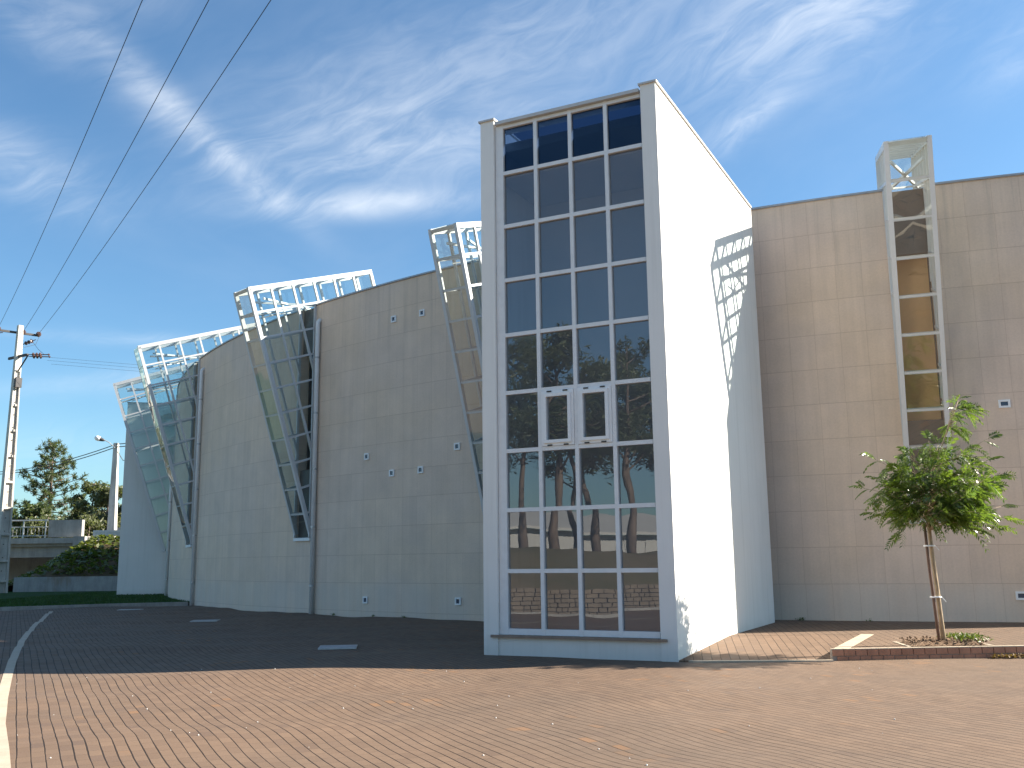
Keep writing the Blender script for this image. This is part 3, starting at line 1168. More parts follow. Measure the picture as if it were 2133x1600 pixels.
def leaf_quads(c, size, n_up=.0, aspect=.5, jit=1.0, up_bias=0.0):
    """random leaf-shaped quads at centres c (N,3), size (N,)"""
    n = len(c)
    d = rng.normal(0, 1, (n, 3))
    d[:, 2] *= (1 - up_bias)
    d /= np.linalg.norm(d, axis=1)[:, None]
    e = rng.normal(0, 1, (n, 3))
    if up_bias:
        nn_ = rng.normal(0, .45, (n, 3)) + np.array([0, 0, 1.0])
        e = np.cross(nn_, d)
    else:
        e -= d * (e * d).sum(1)[:, None]
    e /= np.linalg.norm(e, axis=1)[:, None]
    L = (size * .5)[:, None]
    W = L * aspect
    return np.stack([c - d * L, c - d * L * .1 + e * W, c + d * L, c - d * L * .1 - e * W], 1)


n = 9000
x = rng.uniform(-36, -12, n)
y = 60.3 + 7.2 * rng.uniform(0, 1, n) ** .85
dens = np.sin(x * 1.3 + y * .7) * .5 + np.sin(x * .6 - y * 1.9) * .5 + rng.normal(0, .5, n)
sel = dens > -.55
x, y = x[sel], y[sel]
z = bank_h(x, y)
sel = z > .0
x, y, z = x[sel], y[sel], z[sel]
c = np.stack([x, y, z + rng.uniform(.02, .34, len(x))], -1)
np_mesh('bank_creeper', leaf_quads(c, rng.uniform(.18, .46, len(c)), aspect=.6, up_bias=.5), 4, LEAF_B, kind='stuff')

# ------------------------------------------------------------------ road bridge and rails
bridge = thing('road_bridge', (-36, 72, 0), 'concrete road bridge with pale pipe railing seen past the tall pole', 'bridge')
mb = MB()
mb.box((-55, 75.0, 3.25), (23.4, 0, 0), (0, 3.3, 0), (0, 0, .24))
mb.box((-55, 71.55, 3.42), (23.2, 0, 0), (0, .14, 0), (0, 0, .20))
mb.build('deck', CONC, bridge)
mb = MB()
for y in (72.3, 74.0, 75.7, 77.6):
    mb.box((-55, y, 2.62), (23.2, 0, 0), (0, .28, 0), (0, 0, .385))
mb.build('girder', CONC, bridge)
mb = MB()
mb.box((-31.2, 75.0, 1.35), (.45, 0, 0), (0, 3.4, 0), (0, 0, 1.64))
mb.box((-31.35, 71.5, 3.35), (.42, 0, 0), (0, .5, 0), (0, 0, .35))
mb.box((-55, 79.2, 1.35), (24, 0, 0), (0, .3, 0), (0, 0, 1.62))
mb.build('abutment', CONC, bridge)
mb = MB()
mb.box((-32.75, 72.0, 4.30), (1.22, 0, 0), (0, .22, 0), (0, 0, .62))
mb.build('parapet_block', CONC, bridge)
mb = MB()
for z, r in ((4.90, .045), (4.42, .03), (3.78, .03)):
    mb.tube([(-62, 71.62, z), (-33.95, 71.62, z)], r, 6)
mb.build('handrail', GALV, bridge)
k = 0
for x in np.arange(-34.1, -61, -1.62):
    mb = MB()
    mb.box((x, 71.62, 4.26), (.035, 0, 0), (0, .03, 0), (0, 0, .64))
    mb.build('railing_post', GALV, bridge)
mb = MB()
for x in np.arange(-34.3, -60, -.27):
    mb.tube([(x, 71.62, 3.78), (x, 71.62, 4.42)], .012, 4, False)
mb.build('railing_bars', GALV, bridge)
rd_ = MB()
rd_.abox(-31, 4, 72.6, 79.5, 3.26, 3.32)
rd_.build('road', ASPH, kind='structure')
gr = thing('guard_rail', (-26, 71.6, 3.2), 'steel guard rail along the road on top of the planted bank', 'guard rail')
mb = MB()
for dz_, dy_ in ((.52, 0), (.60, -.03), (.68, 0), (.76, -.03), (.84, 0)):
    mb.box((-21, 71.6 + dy_, 3.24 + dz_), (9.6, 0, 0), (0, .02, 0), (0, 0, .05))
mb.build('rail', GALV, gr)
for x in np.arange(-30.2, -12, 2.0):
    mb = MB()
    mb.box((x, 71.70, 3.6), (.05, 0, 0), (0, .06, 0), (0, 0, .45))
    mb.build('post', GALV, gr)
mb = MB()
mb.box((-30.2, 81, 3.9), (3.2, 0, 0), (0, .2, 0), (0, 0, .75))
mb.build('concrete_wall', CONC, label='grey concrete wall beyond the road behind the street lamp', cat='wall')
# two short posts on the bridge and a bollard behind
for (x, y, z0, z1, lab) in ((-37.3, 72.4, 3.4, 5.75, 'short pale concrete post beside the bridge railing'), (-36.2, 88, -.2, 8.3, 'thin grey concrete post standing between the pine and the bridge parapet')):
    mb = MB()
    mb.box((x, y, (z0 + z1) / 2), (.12, 0, 0), (0, .12, 0), (0, 0, (z1 - z0) / 2))
    mb.box((x, y, z1 + .03), (.09, 0, 0), (0, .09, 0), (0, 0, .03))
    mb.build('concrete_post', CONC_P, label=lab, cat='post')

# ------------------------------------------------------------------ street lamp
lamp = thing('street_lamp', (-30.6, 75.3, 3.2), 'pale concrete street lamp with one bulbous head on the road behind the bank', 'street lamp')
mb = MB()
b0, b1 = V(-30.75, 75.3, 3.0), V(-30.82, 75.3, 10.95)
n8 = 4
for (p, q, wa, wb) in ((b0, b1, .30, .16),):
    bq = [p + V(sx * wa, sy_ * wa, 0) for sx, sy_ in ((-1, -1), (1, -1), (1, 1), (-1, 1))]
    tq = [q + V(sx * wb, sy_ * wb, 0) for sx, sy_ in ((-1, -1), (1, -1), (1, 1), (-1, 1))]
    mb.hexa(bq, tq)
mb.build('post', CONC_P, lamp)
mb = MB()
mb.tube([(-30.82, 75.1, 10.55), (-31.2, 74.9, 10.95), (-31.75, 74.8, 11.25)], .035, 6)
mb.build('arm', GALV, lamp)
mb = MB()
ax = nrm((-1, -.15, .35))
mb.lathe(V(-31.55, 74.83, 11.10), [(0, .05), (.1, .10), (.35, .16), (.36, .02)], 12, ax)
mb.build('lamp_housing', DARKM, lamp, smooth=False)
mb = MB()
mb.lathe(V(-31.55, 74.83, 11.10) + ax * .34, [(0, .15), (.12, .20), (.3, .19), (.42, .11), (.46, .01)], 12, ax)
mb.build('lamp_shade', WHITE, lamp, smooth=True)
mb = MB()
mb.tube([(-30.66, 75.2, 10.3), (-30.2, 75.2, 9.6), (-29.6, 75.2, 9.5), (-29.1, 75.2, 10.1), (-29.05, 75.2, 10.6)], .03, 5)
mb.build('cable_loop', CABLE, lamp)

# ------------------------------------------------------------------ medium-voltage concrete pole


def make_pole(loc, label, rotz=0.0):
    root = thing('utility_pole', (0, 0, 0), label, 'utility pole')
    a = nrm(V(.62, .78, 0))          # along the pocketed face
    nn = V(a[1], -a[0], 0)           # outward normal of the pocketed face, towards the sun
    H = 14.6

    def half(z):
        f = z / H
        return (.36 - .22 * f, .22 - .10 * f)   # half extents along a, along nn

    ZP = 11.9
    mb = MB()
    for sgn in (-1, 1):              # two chords
        for z0, z1 in ((-.6, ZP),):
            w0, d0 = half(max(z0, 0))
            w1, d1 = half(z1)
            c0, c1 = .10, .055
            o0, o1 = a * sgn * w0, a * sgn * w1
            i0, i1 = a * sgn * (w0 - c0), a * sgn * (w1 - c1)
            b = [o0 - nn * d0, o0 + nn * d0, i0 + nn * d0, i0 - nn * d0]
            t = [o1 - nn * d1, o1 + nn * d1, i1 + nn * d1, i1 - nn * d1]
            b = [p + V(0, 0, z0) for p in b]
            t = [p + V(0, 0, z1) for p in t]
            if sgn > 0:
                b, t = b[::-1], t[::-1]
            mb.hexa(b, t)
    # web
    w0, d0 = half(0)
    w1, d1 = half(ZP)
    b = [-a * (w0 - .1) - nn * .05, a * (w0 - .1) - nn * .05, a * (w0 - .1) + nn * .05, -a * (w0 - .1) + nn * .05]
    t = [-a * (w1 - .055) - nn * .03, a * (w1 - .055) - nn * .03, a * (w1 - .055) + nn * .03, -a * (w1 - .055) + nn * .03]
    mb.hexa([p + V(0, 0, -.6) for p in b][::-1], [p + V(0, 0, ZP) for p in t][::-1])
    for z in [.05] + list(np.arange(1.15, ZP + .1, 1.46)):
        wz, dz2 = half(z)
        mb.box(V(0, 0, z), a * (wz - .05), nn * (dz2 - .004), V(0, 0, .06))
    # plain head
    w0, d0 = half(ZP)
    w1, d1 = half(H)
    b = [-a * w0 - nn * d0, a * w0 - nn * d0, a * w0 + nn * d0, -a * w0 + nn * d0]
    t = [-a * w1 - nn * d1, a * w1 - nn * d1, a * w1 + nn * d1, -a * w1 + nn * d1]
    mb.hexa([p + V(0, 0, ZP - .02) for p in b][::-1], [p + V(0, 0, H) for p in t][::-1])
    post = mb.build('post', CONC_P, root)
    for z in np.arange(.6, ZP, .73):
        hm = MB()
        hm.tube([nn * .045 + V(0, 0, z), nn * .066 + V(0, 0, z)], .03, 8)
        hm.build('bolt_hole', DARKM, post)
    for z in np.arange(ZP + .3, H, .28):
        hm = MB()
        d = half(z)[1]
        hm.tube([nn * (d - .01) + V(0, 0, z), nn * (d + .004) + V(0, 0, z)], .022, 8)
        hm.build('bolt_hole', DARKM, post)
    # top cross arm
    ca = nrm(V(.72, .69, 0))
    mb = MB()
    mb.bar(-ca * 1.15 + V(0, 0, 14.2) - nn * .2, ca * 1.15 + V(0, 0, 14.2) - nn * .2, V(0, 0, 1), .12, .10)
    mb.build('cross_arm', DARKM, root)
    mb = MB()
    la = nrm(V(.83, -.55, 0))
    mb.bar(-la * 1.1 + V(0, 0, 12.75) + nn * .2, la * .75 + V(0, 0, 12.75) + nn * .2, V(0, 0, 1), .14, .10)
    mb.bar(-la * .8 + V(0, 0, 12.75) - nn * .2, la * 1.2 + V(0, 0, 12.75) - nn * .2, V(0, 0, 1), .12, .10)
    mb.bar(V(0, 0, 11.9) + nn * .16, la * .9 + V(0, 0, 12.7) + nn * .16, nn, .06, .06)
    mb.build('cross_arm', DARKM, root)
    # insulators on the top arm
    for s in (-1.1, .25, 1.1):
        mb = MB()
        p = ca * s + V(0, 0, 14.25) - nn * .2
        mb.lathe(p, [(0, .05), (.02, .15), (.06, .15), (.08, .06), (.12, .06), (.14, .15), (.18, .14), (.2, .06), (.24, .06), (.26, .11), (.3, .09)], 10, nrm((.5, -.8, .1)))
        mb.build('insulator', PORC, root, smooth=False)
    # strain strings
    for p, d in ((la * .95 + V(0, 0, 12.62) + nn * .2, V(1, .05, -.02)), (la * 1.2 + V(0, 0, 12.75) - nn * .2, V(1, .05, 0)), (-ca * .9 + V(0, 0, 14.05), V(-1, -.1, -.1)), (ca * .9 + V(0, 0, 13.9), V(-.9, .2, -.25))):
        mb = MB()
        prof = [(0, .02)]
        for k in range(3):
            h = .25 + .19 * k
            prof += [(h, .03), (h + .02, .12), (h + .08, .11), (h + .10, .03)]
        prof += [(1.1, .03), (1.15, .07), (1.22, .02)]
        mb.lathe(p, prof, 9, d)
        mb.build('insulator', PORC, root)
    mb = MB()
    mb.box(nn * .28 + V(0, 0, 11.2), a * .17, nn * .09, V(0, 0, .28))
    mb.build('switch_box', DARKM, root)
    mb = MB()
    mb.tube([nn * .25 + a * .05 + V(0, 0, 10.9), nn * .25 + a * .08 + V(0, 0, 6.0)], .03, 5)
    mb.tube([ca * 1.1 + V(0, 0, 14.2), ca * .9 + V(0, 0, 13.6), ca * .3 + V(0, 0, 13.35), ca * .1 + V(0, 0, 13.5)], .012, 4)
    mb.tube([ca * .6 + V(0, 0, 13.9), la * .6 + V(.8, 0, 13.1), la * .9 + V(1.0, 0, 12.75)], .012, 4)
    mb.build('jumper_wire', CABLE, root)
    root.location = loc
    root.rotation_euler = (0, 0, rotz)
    return root


PB = V(-28.5, 55.0, .78)
pole = make_pole(tuple(PB), 'tall pale concrete pole with pockets and crossarms at the left edge of the picture')


def copy_tree(o, parent=None):
    c_ = o.copy()
    col.objects.link(c_)
    c_.parent = parent
    for ch in list(o.children):
        copy_tree(ch, c_)
    return c_



# overhead wires: three conductors towards the viewer, others to the side
ca = nrm(V(.72, .69, 0))
pa_, na_ = nrm(V(.62, .78, 0)), None
nn_p = V(pa_[1], -pa_[0], 0)
thr = [V(-8.77, 21.38, 15.0), V(-7.18, 21.41, 15.0), V(-5.7, 21.45, 15.0)]
labels = ['thin black overhead wire, leftmost of the three slanting to the pole', 'thin black overhead wire, middle one of the three slanting to the pole', 'thin black overhead wire, rightmost of the three slanting to the pole']
for s, q, lab in zip((-1.1, .25, 1.1), thr, labels):
    a = PB + ca * s + V(0, 0, 14.25) - nn_p * .2 + nrm((.5, -.8, .1)) * .3
    a[2] += 0.0
    d = q - a
    e = a + d * 1.9
    pts = []
    for k in range(41):
        f = k / 40
        p = a + (e - a) * f
        fm = 1 / 1.9
        sag = -1.2 * (4 * f * (1 - f)) + 1.2 * (4 * fm * (1 - fm)) * (f / fm if f < fm else 1)
        p = p + V(0, 0, sag)
        pts.append(p)
    mb = MB()
    mb.tube(pts, .011, 5, False)
    mb.build('overhead_wire', CABLE, label=lab, cat='wire', group='wires overhead from the tall pole')
for k, (dz_, dy_, lab) in enumerate(((13.42, -.4, 'topmost thin wire running level from the pole to the right'), (13.30, .0, 'middle thin wire running level from the pole to the right'), (13.18, .5, 'lowest thin wire running level from the pole to the right'))):
    mb = MB()
    a = V(-26.8, 55.0 + dy_, dz_)
    e = V(60.0, 93.0 + dy_, dz_ + 2.0)
    pts = [a + (e - a) * (i / 24) + V(0, 0, -1.1 * 4 * (i / 24) * (1 - i / 24)) for i in range(25)]
    mb.tube(pts, .006, 4, False)
    mb.build('overhead_wire', CABLE, label=lab, cat='wire', group='level wires behind the hall')
for k, (off, lab) in enumerate(((0, 'upper of two dark cables slung to the street lamp'), (-.22, 'lower of two dark cables slung to the street lamp'))):
    mb = MB()
    a = V(-52, 96, 10.75 + off)
    m_ = V(-30.78, 75.15, 10.85 + off)
    e = V(-8, 55 + 12, 11.2 + off)
    pts = [a + (m_ - a) * (i / 16) + V(0, 0, -.5 * 4 * (i / 16) * (1 - i / 16)) for i in range(17)]
    pts += [m_ + (e - m_) * (i / 10) for i in range(1, 11)]
    mb.tube(pts, .035, 5, False)
    mb.build('aerial_cable', CABLE, label=lab, cat='cable', group='cables at the street lamp')

# ------------------------------------------------------------------ drain covers, pebbles, litter
for (x, y, hx, hy, rz, lab) in ((-3.42, 19.40, .36, .33, 0.12, 'rectangular pale steel drain cover in the shaded paving nearest the tower'),
                                (-9.1, 29.4, .38, .30, .1, 'pale steel drain cover in the shaded paving before the two drainpipes'),
                                (-14.6, 37.9, .42, .25, .1, 'thin sliver of steel drain cover beside the lawn kerb')):
    z = plaza_z(x, y)
    root = thing('drain_cover', (x, y, z), lab, 'drain cover', 'drain covers in the plaza')
    dxv, dyv = V(math.cos(rz), math.sin(rz), 0), V(-math.sin(rz), math.cos(rz), 0)
    c = V(x, y, z + .012)
    mb = MB()
    mb.box(c, dxv * (hx - .03), dyv * (hy - .03), V(0, 0, .012))
    for i in range(-3, 4):
        mb.box(c + dxv * (hx - .06) * i / 3.3 + V(0, 0, .014), dxv * .012, dyv * (hy - .07), V(0, 0, .003))
    mb.build('lid', STEEL, root)
    mb = MB()
    for sg in (-1, 1):
        mb.box(c + dxv * sg * (hx - .012), dxv * .012, dyv * hy, V(0, 0, .014))
        mb.box(c + dyv * sg * (hy - .012), dxv * (hx - .025), dyv * .012, V(0, 0, .014))
    mb.build('rim', GALV, root)

mb = MB()
for k in range(60):
    x, y = random.uniform(-7, 8), random.uniform(8.2, 16)
    r = random.uniform(.004, .010)
    z = plaza_z(x, y)
    mb.lathe((x, y, z), [(0, r * .7), (r * .5, r), (r * 1.2, r * .4)], 6, (random.uniform(-.3, .3), random.uniform(-.3, .3), 1))
mb.build('pebbles', PEB, kind='stuff')
# dry leaves gathered against the kerb, weeds at wall feet
n = 260
tt = 2.6 + rng.exponential(.9, n)
c = np.stack([K[0] + kd[0] * tt + rng.normal(0, .02, n) + kd[1] * .0, K[1] + kd[1] * tt - np.abs(rng.normal(0, .05, n)) - .03, rng.uniform(.005, .05, n)], -1)
np_mesh('leaf_litter', leaf_quads(c, rng.uniform(.03, .08, n), aspect=.5, up_bias=.3), 4, LEAF_D, kind='stuff')
n = 420
a = rng.normal(0, 1, (n, 2))
c = np.stack([7.58 + a[:, 0] * .16, 16.95 + a[:, 1] * .18, ZS + .06 + rng.uniform(0, .10, n)], -1)
np_mesh('pit_weeds', leaf_quads(c, rng.uniform(.04, .11, n), aspect=.25), 4, LEAF_B, kind='stuff')
cc = []
for ph, s_ in ((66.6, 22), (68.6, 8), (51.3, 14), (49.5, 10), (47.0, 10), (57, 8)):
    z0 = ZS if ph > 60 else .0
    for k in range(s_ * 2):
        p = cyl(ph + random.gauss(0, .05), -.05 - abs(random.gauss(0, .03)), z0 + random.uniform(.0, .06))
        cc.append(p)
cc = np.array(cc)
np_mesh('wall_foot_weeds', leaf_quads(cc, rng.uniform(.03, .09, len(cc)), aspect=.3), 4, LEAF_B, kind='stuff')

# ------------------------------------------------------------------ young tree
ty = thing('young_tree', (7.16, 16.8, .2), 'young tree with glossy feathery leaves planted in the kerbside pit', 'tree')
TB = V(7.16, 16.80, .20)
trunk_pts = [V(7.165, 16.80, .15), V(7.150, 16.80, .6), V(7.125, 16.79, 1.1), V(7.10, 16.80, 1.6), V(7.085, 16.81, 2.1), V(7.12, 16.82, 2.6), V(7.22, 16.80, 3.05), V(7.42, 16.78, 3.5), V(7.60, 16.78, 3.9), V(7.78, 16.78, 4.3)]
mb = MB()
mb.tube(trunk_pts, [.044, .038, .036, .034, .031, .026, .024, .018, .012, .006], 10)
fro, twigs = [], MB()
rt_ = random.Random(11)


def frond(p, d, L, droop):
    """pinnate leaf: arching rachis with paired narrow leaflets"""
    d = nrm(d)
    side = nrm(np.cross(d, V(0, 0, 1)) + V(1e-6, 0, 0))
    upv = np.cross(side, d)
    roll = rt_.gauss(0, .8)
    side, upv = side * math.cos(roll) + upv * math.sin(roll), upv * math.cos(roll) - side * math.sin(roll)
    npair = rt_.choice((6, 7, 8, 9))
    prev = p
    for k in range(1, npair + 1):
        f = (k + .6) / (npair + .6)
        q = p + d * L * f + V(0, 0, -droop * L * f * f)
        tl = nrm(q - prev)
        rw = .0035
        fro.append([prev - upv * rw, prev + upv * rw, q + upv * rw, q - upv * rw])
        ll = L * (.36 - .20 * abs(f - .45)) * rt_.uniform(.85, 1.15)
        for sg in (-1, 1):
            ld = nrm(tl * .75 + side * sg * .8 + V(0, 0, -.15 - .5 * rt_.random()) + upv * rt_.gauss(0, .12))
            wdv = nrm(np.cross(ld, upv + side * sg * rt_.uniform(.1, .5))) * ll * .15
            fro.append([q, q + ld * ll * .45 + wdv, q + ld * ll, q + ld * ll * .45 - wdv])
        prev = q


def trunk_at(z):
    for a, b in zip(trunk_pts, trunk_pts[1:]):
        if a[2] <= z <= b[2]:
            return a + (b - a) * (z - a[2]) / (b[2] - a[2])
    return trunk_pts[-1]


ends = [V(6.02, 16.75, 2.78), V(6.15, 16.5, 3.25), V(8.34, 16.7, 2.95), V(8.40, 16.9, 2.45), V(8.24, 16.8, 3.62), V(6.52, 16.6, 2.02), V(6.75, 16.2, 2.2),
        V(7.92, 16.3, 2.1), V(8.18, 16.5, 2.25), V(7.30, 15.9, 2.55), V(6.9, 17.6, 2.6), V(7.6, 17.7, 2.8), V(6.5, 17.2, 2.5), V(8.0, 17.4, 2.7), V(6.45, 16.3, 2.7), V(7.75, 16.1, 2.9),
        V(7.2, 16.2, 3.25), V(6.8, 16.7, 3.35), V(7.75, 16.7, 3.4), V(7.0, 17.2, 3.3), V(7.5, 17.1, 3.55), V(6.6, 16.9, 3.15), V(8.02, 16.5, 3.2), V(7.95, 16.78, 4.12), V(7.60, 16.6, 4.15), V(7.78, 16.95, 3.95),
        V(6.3, 16.95, 2.35), V(7.0, 16.0, 2.35), V(7.6, 15.95, 2.3), V(8.25, 17.0, 2.75), V(6.25, 16.7, 2.9), V(7.35, 16.4, 3.45),
        V(7.15, 16.3, 2.75), V(7.5, 16.4, 2.7), V(6.85, 16.5, 2.8), V(7.9, 16.7, 2.75), V(7.25, 16.9, 3.6), V(6.6, 16.4, 2.45), V(7.0, 16.4, 2.15), V(7.6, 16.4, 2.1)]
while len(ends) < 84:
    q = V(rt_.uniform(-1, 1), rt_.uniform(-1, 1), rt_.uniform(-1, 1))
    if .45 < np.linalg.norm(q) < 1:
        ends.append(V(7.22 + 1.02 * q[0], 16.75 + .80 * q[1], 2.66 + .62 * q[2]))
for e in ends:
    z0 = min(max(2.05, e[2] - rt_.uniform(.25, .75)), 3.95) if e[2] > 2.4 else rt_.uniform(2.1, 2.5)
    s = trunk_at(z0)
    mid = s + (e - s) * .5 + V(rt_.gauss(0, .05), rt_.gauss(0, .05), .10 + .06 * rt_.random())
    bp = []
    for k in range(9):
        f = k / 8
        bp.append((1 - f) ** 2 * s + 2 * f * (1 - f) * mid + f * f * e)
    twigs.tube(bp, [.010 - .0009 * k for k in range(9)], 5)
    out = nrm(e - s)

    def on(f):
        return (1 - f) ** 2 * s + 2 * f * (1 - f) * mid + f * f * e
    for q in range(1 if rt_.random() < .6 else 2):   # side twigs, each a small spray of its own
        f0 = .5 + .25 * q + rt_.uniform(-.05, .05)
        p0 = on(min(f0, .98))
        th_ = (1 if q % 2 else -1) * rt_.uniform(.5, 1.2)
        td = nrm(V(out[0] * math.cos(th_) - out[1] * math.sin(th_), out[0] * math.sin(th_) + out[1] * math.cos(th_), rt_.uniform(-.15, .45)))
        TL = rt_.uniform(.16, .34)
        twigs.tube([p0, p0 + td * TL * .5, p0 + td * TL + V(0, 0, -.02)], [.006, .005, .003], 4)
        for k in range(6):
            g = .25 + .75 * k / 5
            o2 = nrm(td + V(rt_.gauss(0, .55), rt_.gauss(0, .55), rt_.uniform(-.6, .5)))
            frond(p0 + td * TL * g, o2, rt_.uniform(.17, .29), rt_.uniform(.1, .5))
    nf = rt_.randint(4, 6)
    for k in range(nf):
        f = min(.32 + .68 * (k + rt_.random() * .6) / nf, 1)
        th_ = rt_.uniform(-1.3, 1.3)
        o2 = V(out[0] * math.cos(th_) - out[1] * math.sin(th_), out[0] * math.sin(th_) + out[1] * math.cos(th_), 0)
        frond(on(f), nrm(o2) + V(0, 0, rt_.uniform(-.35, .5)), rt_.uniform(.20, .36), rt_.uniform(.15, .95))
    frond(e, out + V(0, 0, .15), rt_.uniform(.24, .34), .35)
    frond(e, out + V(rt_.gauss(0, .5), rt_.gauss(0, .5), .35), rt_.uniform(.2, .3), .3)
for k in range(7):
    an = k * 2.4
    frond(trunk_pts[-1] + V(0, 0, -.05 * k), V(math.cos(an), math.sin(an), .9), .24, .4)
mb.build('trunk', BARK, ty, smooth=True)
twigs.build('branches', BARK, ty, smooth=True)
np_mesh('crown', np.array(fro), 4, LEAF_Y, ty)
stk = thing('tree_stake', (7.08, 16.75, .2), 'slim brown wooden stake tied to the trunk of the young tree', 'stake')
mb = MB()
mb.tube([(7.068, 16.74, .1), (7.040, 16.745, .8), (7.005, 16.75, 1.5), (6.99, 16.755, 2.15)], [.028, .027, .026, .024], 8)
mb.build('pole', STAKE, stk, smooth=True)
for z, cx in ((1.80, 7.048), (.95, 7.085)):
    mb = MB()
    mb.lathe((cx, 16.775, z - .012), [(0, .092), (.012, .095), (.024, .092)], 14)
    mb.tube([(cx + .08, 16.72, z), (cx + .13, 16.69, z - .08)], .004, 4)
    mb.build('tie', WHITE, stk)

# ------------------------------------------------------------------ background trees


def far_tree(name, base, H, blobs, leafm, barkm, nleaf, lsize, label, cat='tree', group=None, trunk_r=.3, lean=(0, 0), aspect=.45, shell=.35, seed=0):
    """tapered trunk, limbs to each clump, leaf clumps with gaps between them"""
    r2 = np.random.default_rng(seed)
    root = thing(name, tuple(base), label, cat, group)
    base = np.asarray(base, float)
    tb = MB()
    top = base + V(lean[0], lean[1], H * .92)
    pts = []
    for k in range(9):
        f = k / 8
        pts.append(base + (top - base) * f + V(math.sin(f * 5 + seed) * .02 * H * f * (1 - f) * 4, math.cos(f * 4 + seed) * .02 * H * f * (1 - f) * 4, 0) - V(0, 0, .3 if k == 0 else 0))
    tb.tube(pts, [trunk_r * (1 - .88 * k / 8) for k in range(9)], 8)
    C_, S_ = [], []
    tot = sum(b[3] ** 2 for b in blobs)
    for (bx_, by_, bz_, br_) in blobs:
        c0 = base + V(bx_, by_, bz_)
        zt_ = max(.15 * H, bz_ - abs(bx_) * .6 - br_ * .6)
        f = min(max(zt_ / (H * .92), 0), 1)
        i = min(int(f * 8), 7)
        s = pts[i] + (pts[i + 1] - pts[i]) * (f * 8 - i)
        md = (s + c0) / 2 + V(0, 0, -.08 * np.linalg.norm(c0 - s))
        lp = [(1 - q) ** 2 * s + 2 * q * (1 - q) * md + q * q * c0 for q in (0, .25, .5, .75, 1)]
        tb.tube(lp, [trunk_r * .26 * (1 - .75 * q) for q in (0, .25, .5, .75, 1)], 5)
        k = max(30, int(nleaf * br_ ** 2 / tot))
        # sub-clumps inside the clump
        ns = max(4, int(br_ * 5))
        sc_ = r2.normal(0, 1, (ns, 3))
        sc_ /= np.linalg.norm(sc_, axis=1)[:, None]
        sc_ *= br_ * r2.uniform(.35, .95, ns)[:, None]
        sc_[:, 2] *= .7
        w_ = r2.integers(0, ns, k)
        p = c0 + sc_[w_] + r2.normal(0, 1, (k, 3)) * br_ * .24 * np.array([1, 1, .75])
        C_.append(p)
        S_.append(lsize * r2.uniform(.6, 1.4, k))
    tb.build('trunk', barkm, root, smooth=True)
    np_mesh('crown', leaf_quads(np.concatenate(C_), np.concatenate(S_), aspect=aspect), 4, leafm, root)
    return root


def rblobs(n, rx, z0, z1, r0, r1, seed, taper=None):
    r2 = random.Random(seed)
    o = []
    for k in range(n):
        z = r2.uniform(z0, z1)
        f = (z - z0) / max(z1 - z0, .1)
        w_ = rx * (taper(f) if taper else math.sqrt(max(0.05, 1 - (2 * f - 1) ** 2)))
        an = r2.uniform(0, 6.283)
        q = math.sqrt(r2.random())
        o.append((w_ * q * math.cos(an), w_ * q * math.sin(an), z, r2.uniform(r0, r1)))
    return o


# the conspicuous pine: tiers of tufts on bare arms
pine = thing('pine_tree', (-51.9, 110, -.2), 'tall open pine with tufted tips and a bare trunk beyond the bridge', 'tree')
tb = MB()
PBs = V(-51.9, 110, -.2)
PT = V(-52.2, 110, 15.2)
tb.tube([PBs + (PT - PBs) * k / 10 for k in range(11)], [.36 - .031 * k for k in range(11)], 8)
r2 = random.Random(5)
tuf_c, tuf_d = [], []
for k in range(64):
    f = .30 + .70 * (k / 64) ** .9
    z = 15.4 * f
    an = k * 2.4 + r2.uniform(-.3, .3)
    L = (1 - f) ** .75 * 6.6 * r2.uniform(.65, 1.15) + .35
    if math.cos(an) > .2 and .45 < f < .75:
        L *= 1.05
    s = PBs + (PT - PBs) * f
    e = s + V(math.cos(an) * L, math.sin(an) * L, L * (.30 if f > .6 else .1) + r2.uniform(0, .5))
    md = (s + e) / 2 + V(0, 0, -.12 * L)
    bp = [(1 - q) ** 2 * s + 2 * q * (1 - q) * md + q * q * e for q in (0, .2, .4, .6, .8, 1)]
    tb.tube(bp, [.07, .055, .045, .035, .03, .02], 5)
    nt = max(2, int(L * 2.0))
    bare = math.cos(an) > .45 and f > .42 and f < .72
    for q in range(nt):
        if bare and r2.random() < .55:
            continue
        g = 1 - (q / nt) * .72
        p = (1 - g) ** 2 * s + 2 * g * (1 - g) * md + g * g * e
        o = V(r2.gauss(0, .4), r2.gauss(0, .4), r2.gauss(.12, .25)) * (1 if q else .2) * min(1, L * .4)
        tuf_c.append(p + o)
        if q:
            tb.tube([p, p + o], [.02, .012], 4, False)
tb.build('trunk', PBARK, pine, smooth=True)
qs = []
for c in tuf_c:
    n = 34
    d = rng.normal(0, 1, (n, 3)) + np.array([0, 0, .35])
    d /= np.linalg.norm(d, axis=1)[:, None]
    e = np.cross(d, rng.normal(0, 1, (n, 3)))
    e /= np.linalg.norm(e, axis=1)[:, None]
    L = rng.uniform(.28, .55, n)[:, None]
    W = .035
    b = np.asarray(c)[None, :] + rng.normal(0, .06, (n, 3))
    qs.append(np.stack([b - e * W, b + e * W, b + d * L + e * W * .6, b + d * L - e * W * .6], 1))
np_mesh('crown', np.concatenate(qs), 4, LEAF_P, pine)

